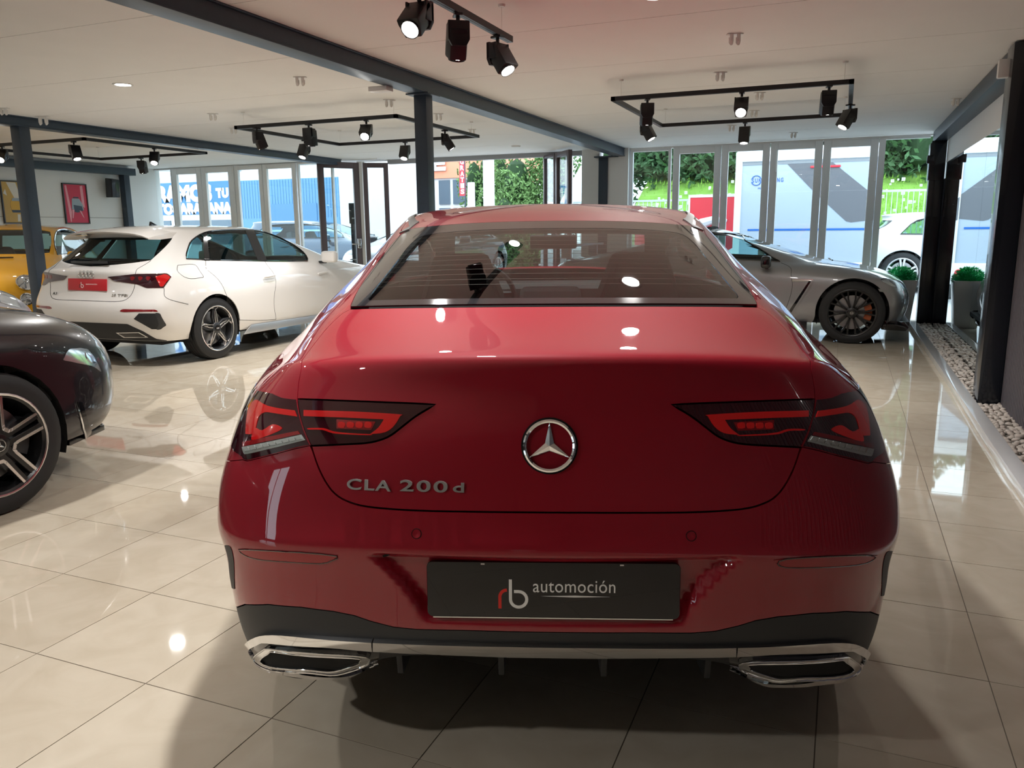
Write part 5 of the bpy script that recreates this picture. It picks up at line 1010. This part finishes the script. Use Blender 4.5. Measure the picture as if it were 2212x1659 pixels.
hs, rs_ = std_car('silver_car', RED, -6.85, -.02, 0, 'silver car behind the black one at the left edge, only its nose showing', M_SIL, .325, .235, 1.02, 3.75, .893, 'suv', (M_SILV, M_SILV), half_dlo(hb), RWS, RRW)
lamp_front(hs, rs_, [('headlamp', M_HLAMP, [(0, 628), (15, 628), (30, 640), (40, 655), (45, 665), (20, 660), (0, 652)], .004)])
# ---- yellow city car
hf_ = Hull(F500); FX, FY, FR = -11.1, 8.58, PI+D(38)
dl5 = [hf_.side(.7, 1.03), hf_.side(.7, 1.03), hf_.side(.75, 1.25), hf_.side(1.2, 1.34), hf_.side(1.7, 1.33), hf_.side(2.1, 1.2), hf_.side(2.4, 1.03), hf_.side(2.4, 1.03)]
hf_, ry = std_car('yellow_city_car', F500, FX, FY, FR, 'yellow small city car facing the camera behind the left steel column', M_YEL, .29, .20, .58, 2.86, .80, 'suv', (M_SILV, M_SILV), dl5, [(11.5, 9.6), (11.3, 11), (11.4, 12.3), (12.5, 12.8), (15, 12.9), (15, 9.4), (13, 9.4)], [(0, 9.6), (3, 9.8), (3, 12), (0, 12.2)], extras=dict(mirror=(.86, 2.25, 1.0, M_YEL)))
for sgn in (1, -1):
    for nm, xx, zz, r_, in (('headlamp', .56, .74, .095), ('fog_lamp', .57, .56, .06)):
        M = on_hull(hf_, nvec(hf_, sgn)([hf_.front(xx, zz)])[0], off=.004); o = MB().lathe([(0, r_+.012), (.012, r_+.01), (.014, r_), (.004, r_)], 28, 'z').build(nm+'_ring', M_CHR, ry, smooth=True); o.matrix_local = M
        o2 = MB().lathe([(.002, r_), (.02, r_*.6), (.026, 0)], 28, 'z').build(nm, M_HLAMP, ry, smooth=True); o2.matrix_local = M; MB().lathe([(.0, 0), (.03, r_*.3), (.0, r_*.32)], 16, 'z').build(nm+'_bulb', M_CHR, o2, smooth=True)
for xx in (-.3, .25):
    o = MB().tube([(0, 0, 0), (.5, .03, 0)], .008).build('wiper', M_GBLK, ry); o.location = (xx, 2.78, 1.015)
# ================================================================ outside the glazed fronts
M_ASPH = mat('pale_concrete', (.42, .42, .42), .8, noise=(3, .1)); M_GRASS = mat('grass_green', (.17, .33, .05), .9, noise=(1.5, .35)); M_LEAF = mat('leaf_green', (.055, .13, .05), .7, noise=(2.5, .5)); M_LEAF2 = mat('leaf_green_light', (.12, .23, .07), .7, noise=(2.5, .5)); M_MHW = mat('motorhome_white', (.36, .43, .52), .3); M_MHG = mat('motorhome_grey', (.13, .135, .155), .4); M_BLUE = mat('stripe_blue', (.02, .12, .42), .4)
M_WH = mat('gloss_white', (.66, .68, .70), .4); M_NAVY = mat('sign_blue', (.05, .17, .40), .5); M_SHB = mat('shed_blue', (.10, .24, .42), .5); M_RBAN = mat('banner_red', (.62, .035, .05), .5); M_ORG = mat('fascia_orange', (.80, .30, .18), .6); M_RAIL = mat('rail_metal', (.45, .50, .50), .4, .5); M_BWIN = mat('shop_glass', (.10, .14, .18), .1)
struct('ground', MB().box(-70, 40, YF+.25, 80, -.14, -.04), M_ASPH); struct('terrace_strip', MB().box(-14, 3, YF+.06, YF+.25, -.1, -.01), M_MARB)
r = random.Random(11)
# grass bank
bank = MB(); nx, ny = 36, 14; vs = []
def bz(x, y): f = (y-20.5)/6.5; return -.05+2.5*min(1, max(0, f))**.8+max(0, y-26)*.28+.08*math.sin(x*1.3+y)
for j in range(ny+1):
    for i in range(nx+1): x, y = -6.3+i*.6, 20.4+j*1.25; vs.append((x, y, bz(x, y)))
bank.add(vs, [(j*(nx+1)+i, j*(nx+1)+i+1, (j+1)*(nx+1)+i+1, (j+1)*(nx+1)+i) for j in range(ny) for i in range(nx)]); struct('grass_bank', bank, M_GRASS, fix=False)
g = MB()
for k in range(5200):
    x = r.uniform(-6.2, 12); y = r.uniform(20.9, 27.2); z = bz(x, y)-.03; h_ = r.uniform(.08, .22); a = r.uniform(0, 6.3); dx, dy = .025*math.cos(a), .025*math.sin(a); g.add([(x-dx, y-dy, z), (x+dx, y+dy, z), (x+r.uniform(-.06, .06), y+r.uniform(-.06, .06), z+h_)], [(0, 1, 2)])
tag(g.build('grass_tufts', mat('tuft_green', (.22, .42, .06), .9), None, fix=False), 'rough grass tufts growing on the bank behind the motorhome', 'grass', kind='stuff')
g = MB()
for k in range(420):
    x = r.uniform(-6, 9); y = r.uniform(20.8, 26.8); z = bz(x, y)+.16; s = r.uniform(.025, .05); g.add([(x-s, y, z), (x, y-s, z+.01), (x+s, y, z), (x, y+s, z+.02)], [(0, 1, 2, 3)]); g.add([(x-s, y, z-s), (x+s, y, z-s), (x+s, y, z+s), (x-s, y, z+s)], [(0, 1, 2, 3)])
tag(g.build('wild_flowers', M_WH, None, fix=False), 'small white flowers scattered over the grass bank', 'flowers', kind='stuff')
def crown(name, x, y, z, rx, ry, rz_, n, m, label, cat='tree', leaf=.10, trunk=True):
    t = empty(name, (x, y, z), 0, label, cat, None); b = MB()
    blobs = [(r.uniform(-.6, .6)*rx, r.uniform(-.6, .6)*ry, r.uniform(.25, .95)*rz_*1.2, r.uniform(.35, .6)) for _ in range(14)]
    for k in range(n):
        bx, by, bz_, br = r.choice(blobs); u, v = r.uniform(0, 6.283), r.uniform(-1, 1); q = math.sqrt(1-v*v); p = Vector((bx+rx*br*q*math.cos(u), by+ry*br*q*math.sin(u), bz_+rz_*br*v)); s = leaf*r.uniform(.6, 1.3)
        a = Vector((r.uniform(-1, 1), r.uniform(-1, 1), r.uniform(-1, 1))).normalized(); c = a.cross(Vector((r.uniform(-1, 1), r.uniform(-1, 1), r.uniform(-1, 1)))).normalized()
        b.add([p-a*s, p+c*s*.45, p+a*s, p-c*s*.45], [(0, 1, 2, 3)])
    o = b.build('foliage', m, t, fix=False); o['kind'] = 'stuff'
    b = MB()
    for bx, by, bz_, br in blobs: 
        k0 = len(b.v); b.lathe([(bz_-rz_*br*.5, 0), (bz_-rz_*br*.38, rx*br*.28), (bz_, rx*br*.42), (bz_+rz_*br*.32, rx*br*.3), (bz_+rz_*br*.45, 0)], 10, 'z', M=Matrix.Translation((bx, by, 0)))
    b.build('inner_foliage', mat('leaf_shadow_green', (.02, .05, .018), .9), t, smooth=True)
    if trunk: MB().tube([(0, 0, -.3), (.05, 0, rz_*.4), (0, .05, rz_*.8)], [.12, .1, .05], 8).build('trunk', mat('bark', (.09, .07, .05), .9), t)
    return t
TR = [(-7.2, 28.6, 'left of the open door leaf'), (-5.6, 27.6, 'seen through the first right-hand pane'), (-3.9, 28.2, 'seen through the second right-hand leaf'), (-2.2, 27.8, 'just left of the motorhome roof'), (-.4, 29, 'hidden mostly by the motorhome'), (1.6, 28.0, 'right of the motorhome above the white car'), (3.4, 28.4, 'by the black post on the right')]
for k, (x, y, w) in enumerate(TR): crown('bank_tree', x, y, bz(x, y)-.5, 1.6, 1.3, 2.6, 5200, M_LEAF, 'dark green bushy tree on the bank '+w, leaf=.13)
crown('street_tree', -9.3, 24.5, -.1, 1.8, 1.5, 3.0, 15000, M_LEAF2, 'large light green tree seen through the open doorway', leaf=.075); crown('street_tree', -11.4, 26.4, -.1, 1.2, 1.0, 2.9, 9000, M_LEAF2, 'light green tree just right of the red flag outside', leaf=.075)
# fence on the bank foot
def fence(x0, x1, y, z0, z1, label):
    t = empty('metal_fence', (x0, y, z0), 0, label, 'fence'); L = x1-x0; hh = z1-z0
    MB().box(0, L, -.02, .02, hh-.05, hh).build('top_rail', M_RAIL, t); MB().box(0, L, -.015, .015, .08, .11).build('bottom_rail', M_RAIL, t); p0 = MB().box(-.008, .008, -.008, .008, .1, hh-.03).build('bar', M_RAIL, t)
    for k in range(1, int(L/.11)):
        c = p0.copy(); COL.objects.link(c); c.location = (k*.11, 0, 0)
    for k in range(int(L/2)+1): MB().box(k*2-.025, k*2+.025, -.025, .025, 0, hh+.03).build('post', M_RAIL, t)
fence(-7.4, -3.0, 20.3, .75, 2.0, 'grey railing left of the motorhome below the grass bank'); fence(.4, 6.5, 20.3, .75, 2.10, 'grey railing right of the motorhome behind the white car')
struct('retaining_wall', MB().box(-7.5, 12, 20.2, 20.6, -.1, .75), M_ASPH)
# red banner panel with white swoosh
t = empty('red_banner', (-3.15, 17.9, .3), 0, 'red mesh banner with a big white swirl left of the motorhome', 'banner')
MB().box(0, 2.2, -.02, .02, 0, 1.66).build('banner_sheet', M_RBAN, t); MB().box(-.04, 2.24, -.03, .03, 1.64, 1.70).box(-.04, 0, -.03, .03, -.3, 1.64).build('banner_frame', M_WH, t); 
q = [(.25+.5*math.cos(a/10*PI*1.6+1.2)*1.1+.35, .75+.42*math.sin(a/10*PI*1.6+1.2)) for a in range(11)]; MB().tube([(x, -.03, z) for x, z in q], [.03, .08, .11, .12, .12, .12, .11, .11, .12, .1, .03], 8).build('banner_swirl', M_WH, t); o = MB().box(0, .9, -.035, -.022, .35, .48).build('banner_stroke', M_WH, t); o.location = (1.1, 0, .1)
tag(MB().box(-4.3, -3.25, 17.6, 17.64, .3, 1.45).box(-4.25, -4.2, 17.6, 17.64, -.04, .3).box(-3.35, -3.3, 17.6, 17.64, -.04, .3).build('red_poster_board', M_RBAN, None, bevel=.004), 'low red board beside the banner at the railing', 'board')
# motorhome
t = empty('motorhome', (-.68, 15.5, 0), 0, 'white motorhome with grey angled graphic and blue stripe behind the right-hand glazed front', 'motorhome')
X0, X1 = -1.22, 1.22
def mpt(px, py): P = CP+ray(px, py)*((15.5)/ray(px, py)[1]); return (P[0]+.68, P[2])
MB().prism([(X0, .62), (X1, .62), (X1, 2.60), (X1-.06, 2.68), (X0+.06, 2.68), (X0, 2.60)], 0, 2.15, 'y').build('body', M_MHW, t, bevel=.03)
MB().box(X0-.02, X0+.10, -.03, .1, .60, 2.64).box(X1-.08, X1+.02, -.03, .1, .60, 2.64).build('corner_trim', M_WH, t, bevel=.012); MB().box(X0, X1, -.04, .3, 2.46, 2.70).build('roof_band', M_WH, t, bevel=.03); MB().box(X0+.1, X1-.1, -.01, .0, 2.405, 2.45).build('roof_gutter', mat('gutter_grey', (.25, .27, .3), .5), t)
gp = [(-.34, 2.40), (.42, 2.40), (1.14, 1.80), (1.14, 1.40), (.78, 1.36), (.70, 1.38), (.14, 1.90)]
MB().prism(gp, -.006, .0, 'y').build('grey_graphic', M_MHG, t); MB().prism([(1.16, 1.76), (1.225, 1.70), (1.225, 1.36), (1.16, 1.38)], -.036, -.03, 'y').build('grey_graphic_end', M_MHG, t)
MB().box(-.98, 1.05, -.008, 0, 1.225, 1.26).build('blue_stripe', M_BLUE, t); MB().box(.05, .55, -.03, 0, 2.315, 2.355).build('brake_light_bar', mat('lamp_red', (.6, .03, .05), .3), t, bevel=.01)
MB().box(X0-.01, X1+.01, -.06, .3, .30, .66).build('rear_skirt', M_WH, t, bevel=.05, seg=3)
for sx in (-1, 1):
    o = MB().lathe([(0, .05), (.02, .06), (.03, .03), (.03, 0)], 16, 'y').build('tail_lamp', mat('lamp_red', (.6, .03, .05), .3), t, smooth=True); o.rotation_euler = (0, 0, PI); o.location = (sx*1.08, -.065, .50)
    o = MB().lathe([(-.12, .0), (-.12, .2), (-.1, .32), (.1, .32), (.12, .2), (.12, 0)], 24, 'x').build('wheel', M_RUB, t, smooth=True); o.location = (sx*1.0, 1.2, .28)
MT = lambda x, z: face_matrix((x, -.004, z), (1, 0, 0), (0, 0, 1))
for k, ch in enumerate('SUNLIVING'): fit_text('motorhome_letter', ch, .042 if ch != 'I' else .012, .075, M_BLUE, MT(-.93+k*.064, 2.13), t, ext=.002, bold=.001)
MB().tube([(-.866+.085*math.cos(a), -.006, 2.13+.085*math.sin(a)) for a in [D(20+140*i/12) for i in range(13)]], .008, 6).build('logo_arc_top', M_BLUE, t); MB().tube([(-.866+.085*math.cos(a), -.006, 2.13+.085*math.sin(a)) for a in [D(200+140*i/12) for i in range(13)]], .008, 6).build('logo_arc_bottom', M_BLUE, t); fit_text('motorhome_lettering', 'MADE BY', .26, .03, M_BLUE, MT(-.70, 1.99), t, ext=.002)
# parked cars outside (same body family)
def out_car(name, x, y, rz, label, paint, sc):
    hh = Hull(A3); dl = [hh.side(.75, .99), hh.side(.75, .99), hh.side(1.0, 1.22), hh.side(1.5, 1.27), hh.side(2.2, 1.25), hh.side(2.7, 1.12), hh.side(3.0, .98), hh.side(3.0, .98), hh.side(2, .97)]
    hh, rt = std_car(name, A3, x, y, rz, label, paint, .345, .25, .81, 3.45, .905, 'suv', (M_SILV, M_SILV), dl, [(12.0, 10.5), (11.6, 11.5), (11.3, 13), (11.4, 14), (13, 14.4), (15, 14.5), (15, 10.6), (13.5, 10.5)], [(0, 10.9), (3.2, 10.9), (3.8, 12), (3.8, 13.1), (0, 13.3)], z=-.04, scale=sc, glassm=M_GLB, extras=dict(handles=[(1.55, .79), (2.55, .78)], mirror=(.97, 2.72, .98, paint)))
    for sgn in (1, -1): panel(hh, nvec(hh, sgn)(smooth_poly([hh.rear(.45, .86), hh.rear(.80, .86), hh.rear(.78, .74), hh.rear(.5, .78)], 3)), 'tail_lamp', M_LRED, rt, off=.003, thick=.003, grid=(.2, .3))
    for sgn in (1, -1): panel(hh, nvec(hh, sgn)(smooth_poly([hh.front(.45, .72), hh.front(.75, .74), hh.front(.76, .66), hh.front(.5, .64)], 3)), 'headlamp', M_HLAMP, rt, off=.003, thick=.003, grid=(.2, .3))
    return rt
out_car('white_parked_car', .16, 18.85, -PI/2, 'white car with silver twin-spoke wheel parked outside right of the motorhome', M_WH, 1.18)
out_car('dark_parked_car', -15.3, 17.8, -PI/2+.06, 'dark blue car parked outside behind the left glazed leaves', mat('navy_paint', (.03, .06, .10), .3, .3, coat=1), 1.2)
out_car('black_parked_car', -8.75, 18.6, PI+.05, 'black car outside the doorway, roof just showing over the red car', mat('ink_paint', (.01, .012, .016), .3, .2, coat=1), 1.16)
# planter with clipped ball
t = empty('planter', (.73, 11.6, 0), 0, 'tall white tapered planter with bright green ball of foliage by the right glazed front', 'planter')
MB().add([(-.13, -.13, 0), (.13, -.13, 0), (.13, .13, 0), (-.13, .13, 0), (-.18, -.18, .60), (.18, -.18, .60), (.18, .18, .60), (-.18, .18, .60), (-.165, -.165, .60), (.165, -.165, .60), (.165, .165, .60), (-.165, .165, .60), (-.15, -.15, .5), (.15, -.15, .5), (.15, .15, .5), (-.15, .15, .5)],
 [(3, 2, 1, 0), (0, 1, 5, 4), (1, 2, 6, 5), (2, 3, 7, 6), (3, 0, 4, 7), (4, 5, 9, 8), (5, 6, 10, 9), (6, 7, 11, 10), (7, 4, 8, 11), (8, 9, 13, 12), (9, 10, 14, 13), (10, 11, 15, 14), (11, 8, 12, 15), (12, 13, 14, 15)]).build('pot', mat('pot_white', (.85, .86, .87), .35), t, bevel=.004)
b = MB()
for k in range(1500):
    u, v = r.uniform(0, 6.283), r.uniform(-.15, 1); q = math.sqrt(1-v*v); n_ = Vector((q*math.cos(u), q*math.sin(u), v)); R_ = r.uniform(.10, .165); p = Vector((n_.x*R_*1.12, n_.y*R_*1.12, .60+n_.z*R_)); a = n_.orthogonal().normalized()*.007; c = n_.cross(a).normalized()*.007; tip = p+n_*.032+Vector((r.uniform(-.008, .008), r.uniform(-.008, .008), 0)); b.add([p-a, p+c*1.0, p+a, tip], [(0, 1, 3), (1, 2, 3), (2, 0, 3)])
b.lathe([(.58, 0), (.58, .12), (.66, .13), (.72, .08), (.74, 0)], 20, 'z'); o = b.build('foliage_ball', mat('topiary_green', (.03, .60, .22), .6), t, fix=False); o['kind'] = 'stuff'
# shopfronts across the street, left
t = empty('blue_shop', (-20.5, 22, 0), 0, 'blue and white shop with large white lettering seen through the left glazed leaves', 'building'); ux = -20.5
def bw(x0, x1, z0, z1, nm, m, y0=-.02, y1=0): return MB().box(x0-ux, x1-ux, y0, y1, z0, z1).build(nm, m, t)
bw(-27, -15, 0, 4.4, 'wall', M_WH, 0, 5); bw(-27, -19.15, 1.92, 3.02, 'sign_board', M_NAVY, -.05, 0); bw(-19.0, -15.05, .9, 3.0, 'blue_cladding', M_SHB, -.04, 0)
for k in range(34): bw(-18.95+k*.115, -18.93+k*.115, 1.75, 2.98, 'cladding_rib', M_SHB, -.055, -.04)
bw(-18.0, -15.9, .9, 2.2, 'roller_shutter', mat('shutter_blue', (.07, .19, .36), .5), -.07, -.03)
for k in range(5): bw(-26.6+k*1.55, -25.3+k*1.55, .9, 1.72, 'shop_window', M_BWIN, -.05, 0)
bw(-19.0, -15.05, 1.30, 1.36, 'white_rail', M_WH, -.10, -.06)
TM = lambda x, z: face_matrix((x-ux, -.055, z), (1, 0, 0), (0, 0, 1))
fit_text('sign_lettering', 'RAMOS', 2.5, .60, M_WH, TM(-21.45, 2.64), t, ext=.01, bold=.008); fit_text('sign_lettering_small', 'TU', .55, .34, M_WH, TM(-19.75, 2.62), t, ext=.01, bold=.008); fit_text('sign_lettering_low', 'AUTOCARAVANA', 4.1, .40, M_WH, TM(-21.4, 2.12), t, ext=.01, bold=.008); fit_text('upper_lettering', 'com', 2.6, .5, mat('letter_grey', (.25, .36, .42), .5), TM(-20.2, 3.55), t, ext=.01, bold=.004)
t = empty('orange_shop', (-16.5, 30, 0), 0, 'white shop with orange fascia and white letters seen through the open doorway', 'building'); ux = -16.5
bw(-22.5, -13.2, 0, 3.4, 'wall', M_WH, 0, 6); bw(-22.5, -13.2, 3.4, 4.9, 'fascia', M_ORG, -.1, 6)
for k, (a, b_) in enumerate(((-17.45, -16.7), (-16.55, -15.9), (-15.6, -15.1), (-14.95, -14.3), (-18.6, -17.7), (-20, -18.9))): o = bw(a, b_, 2.35, 3.32, 'shop_window', M_BWIN, -.05, 0); bw(a, b_, 1.2, 2.2, 'shop_window', M_BWIN, -.05, 0)
fit_text('window_number', '1', .14, .5, M_WH, face_matrix((-17.05-ux, -.06, 2.72), (1, 0, 0), (0, 0, 1)), t, ext=.005); fit_text('fascia_lettering', 'APRE', 3.4, .62, M_WH, face_matrix((-16.9-ux, -.16, 4.0), (1, 0, 0), (0, 0, 1)), t, ext=.03, bold=.006)
t = empty('flag_banner', (-11.05, 23.0, 0), 0, 'tall narrow red flag with white lettering on a dark pole outside the doorway', 'flag')
MB().tube([(0, 0, 0), (0, 0, 3.55)], .02, 8).build('pole', M_STEEL, t); MB().prism([(-.20, 2.35), (.02, 2.35), (.02, 3.6), (-.10, 3.58), (-.18, 3.45)], -.008, .008, 'y').build('flag_cloth', M_RBAN, t); 
for k, ch in enumerate('GRATIS'): fit_text('flag_letter', ch, .13, .15, M_WH, face_matrix((-.09, -.012, 3.38-k*.18), (1, 0, 0), (0, 0, 1)), t, ext=.002, bold=.004)
for x, y, h_, w_, lb in ((-9.35, 21.0, 4.2, .16, 'thick white post before the tree outside the doorway'), (-6.6, 20.0, 4.2, .07, 'slim white post right of the tree outside the doorway'), (-9.75, 20.6, 2.6, .14, 'white feather flag leaning beside the thick white post')):
    tag(MB().prism([(-w_, 0), (w_, 0), (w_, h_), (-w_*.4, h_)] if h_ < 3 else [(-w_, 0), (w_, 0), (w_, h_), (-w_, h_)], -w_*.3, w_*.3, 'y').build('white_post' if h_ > 3 else 'feather_flag', M_WH, None, bevel=.02), lb, 'post' if h_ > 3 else 'flag').location = (x, y, 0)
t = empty('street_tent', (-7.15, 22.6, 0), 0, 'white and blue tent seen through the open brown door leaf', 'tent'); MB().add([(-1.1, -1, 1.9), (1.1, -1, 1.9), (1.1, 1, 1.9), (-1.1, 1, 1.9), (0, 0, 3.1)], [(0, 1, 4), (1, 2, 4), (2, 3, 4), (3, 0, 4), (3, 2, 1, 0)]).build('tent_roof', M_WH, t); MB().box(-1.1, 1.1, -1, 1, 1.55, 1.9).build('tent_valance', M_BLUE, t)
for sx in (-1, 1):
    for sy in (-1, 1): MB().box(sx*1.06-.03, sx*1.06+.03, sy*.96-.03, sy*.96+.03, 0, 1.6).build('tent_leg', M_WH, t)
t.scale = (.5, .5, 1)
tag(MB().box(-.2, .2, -.05, .05, .0, 1.35).box(-.25, .25, -.1, .1, 0, .04).build('street_sign_board', M_WH, None, bevel=.01), 'small white notice board right of the tree outside', 'board').location = (-6.9, 19.4, -.04)
# ================================================================ smaller things indoors
t = empty('totem_stand', (-8.05, 12.35, 0), D(20), 'black advertising totem with round white logo behind the left brown door leaf', 'stand')
MB().box(-.17, .17, -.04, .04, 1.42, 1.78).build('sign_head', M_BLKP, t, bevel=.004); MB().box(-.15, -.11, -.03, .03, 0, 1.42).box(.06, .15, -.03, .03, 0, 1.42).box(-.2, .2, -.12, .12, 0, .03).build('frame', M_BLKP, t, bevel=.003); MB().box(-.11, .06, -.01, .01, .1, 1.42).build('mesh_panel', mat('mesh_grey', (.12, .13, .14), .6), t); MB().box(-.16, .16, -.16, .03, .78, .80).build('shelf', M_CHR, t)
rb_logo(t, face_matrix((-.02, -.042, 1.63), (1, 0, 0), (0, 0, 1)), .11, M_LRP, M_WHT, z=.002); fit_text('totem_lettering', 'automoción', .24, .03, M_WHT, face_matrix((0, -.042, 1.52), (1, 0, 0), (0, 0, 1)), t, ext=.001)
M_FRM = mat('poster_frame', (.03, .03, .035), .3)
def poster(y0, y1, z0, z1, bg, label, kind):
    t = empty('framed_poster', (XL+.015, (y0+y1)/2, (z0+z1)/2), 0, label, 'poster'); w, h_ = y1-y0, z1-z0
    F_ = MB(); fw = .018; F_.box(-.012, .015, -w/2, w/2, -h_/2, -h_/2+fw).box(-.012, .015, -w/2, w/2, h_/2-fw, h_/2).box(-.012, .015, -w/2, -w/2+fw, -h_/2+fw, h_/2-fw).box(-.012, .015, w/2-fw, w/2, -h_/2+fw, h_/2-fw).build('frame', M_FRM, t)
    MB().box(-.01, .004, -w/2+fw, w/2-fw, -h_/2+fw, h_/2-fw).build('print', bg, t)
    def sh(pts, nm, m, d=.0055): MB().prism([(a*w, c*h_) for a, c in pts], .004, d, 'x').build(nm, m, t)
    if kind == 'red':
        pk = mat('print_pink', (.85, .35, .42), .4); gy = mat('print_grey', (.35, .42, .48), .4); dk = mat('print_navy', (.04, .06, .10), .4)
        sh([(.22, .44), (.33, .46), (.35, -.10), (.24, -.05)], 'print_highlight', pk); sh([(-.40, .44), (-.33, .45), (-.22, -.2), (-.26, -.45), (-.30, -.45)], 'print_highlight', pk)
        sh([(-.16, .13), (.14, .13), (.27, -.03), (.29, -.16), (-.20, -.14), (-.18, 0)], 'print_windscreen', gy, .007); sh([(-.12, .14), (.13, .14), (.11, .17), (-.08, .17)], 'print_roof', dk, .0075); sh([(-.12, -.03), (.22, -.06), (.26, -.17), (.02, -.22), (-.10, -.2)], 'print_shadow', dk, .008); sh([(-.2, -.15), (-.10, -.15), (-.18, -.36), (-.22, -.36)], 'print_highlight', pk, .008); sh([(.10, -.16), (.18, -.18), (.28, -.36), (.22, -.32)], 'print_highlight', pk, .009)
    else:
        cr = mat('print_cream', (.80, .76, .68), .4); dk = mat('print_navy', (.04, .06, .10), .4); yl = mat('print_amber', (.75, .42, .03), .4)
        sh([(-.28, .46), (.05, .46), (.18, .12), (-.02, .05), (-.12, .2)], 'print_cloud', cr); sh([(.2, .46), (.4, .46), (.42, .05), (.32, .1)], 'print_cloud', cr); sh([(-.42, .2), (-.3, .15), (-.34, .3)], 'print_cloud', cr)
        sh([(-.15, .08), (.35, .08), (.45, -.06), (.45, -.2), (-.2, -.2), (-.22, -.05)], 'print_car', yl, .007); sh([(-.12, .10), (.32, .10), (.36, .03), (-.16, .03)], 'print_window', mat('print_grey', (.35, .42, .48), .4), .008); sh([(-.2, -.18), (.45, -.18), (.42, -.24), (-.16, -.24)], 'print_bumper', dk, .008); sh([(.0, -.28), (.1, -.28), (.08, -.45), (-.02, -.45)], 'print_road', cr)
poster(9.56, 10.02, 1.45, 2.11, mat('print_red', (.62, .02, .07), .35), 'framed red poster of a car seen from above on the white left wall', 'red')
poster(8.50, 8.96, 1.45, 2.10, mat('print_yellow', (.62, .38, .08), .35), 'framed yellow poster with a small car, left of the red poster', 'yel')
tag(MB().prism([(-.09, -.16), (.07, -.16), (.09, .14), (-.07, .17)], -.1, .06, 'y').build('wall_speaker', M_BLKP, None, bevel=.015), 'black wall loudspeaker beside the far left steel column', 'speaker').location = (XL+.16, 10.45, 2.06)
t = empty('door_closer', (.93, 11.49, 2.1), 0, 'small black box fixed to the far black post', 'box'); MB().box(-.03, .05, -.03, .0, -.05, .05).build('case', M_BLKP, t, bevel=.004)
# palm behind the camera, caught in reflections
t = empty('potted_palm', (1.0-.45, -2.3, 0), 0, 'potted bamboo palm standing behind the camera by the slatted wall', 'plant'); MB().lathe([(0, .12), (.38, .17), (.40, .17), (.40, .15), (.36, .14)], 24, 'z').build('pot', M_WH, t, smooth=True)
b = MB(); st_ = MB()
for k in range(9):
    a = r.uniform(0, 6.3); l = r.uniform(.1, .35); top = Vector((l*math.cos(a), l*math.sin(a), r.uniform(1.1, 1.95))); st_.tube([(.05*math.cos(a), .05*math.sin(a), .35), tuple(top*.6+Vector((0, 0, .15))), tuple(top)], .007, 5)
    for q in range(26):
        p = Vector((top.x*.8, top.y*.8, r.uniform(.7, top.z))); d_ = Vector((r.uniform(-1, 1), r.uniform(-1, 1), r.uniform(-.5, .3))).normalized(); s = d_.cross(Vector((0, 0, 1))).normalized()*.014; L = r.uniform(.18, .34); b.add([p, p+d_*L*.4+s, p+d_*L+Vector((0, 0, -.05)), p+d_*L*.4-s], [(0, 1, 2, 3)])
b.build('leaves', M_LEAF, t, fix=False)['kind'] = 'stuff'; st_.build('stems', mat('stem_green', (.15, .2, .06), .6), t)
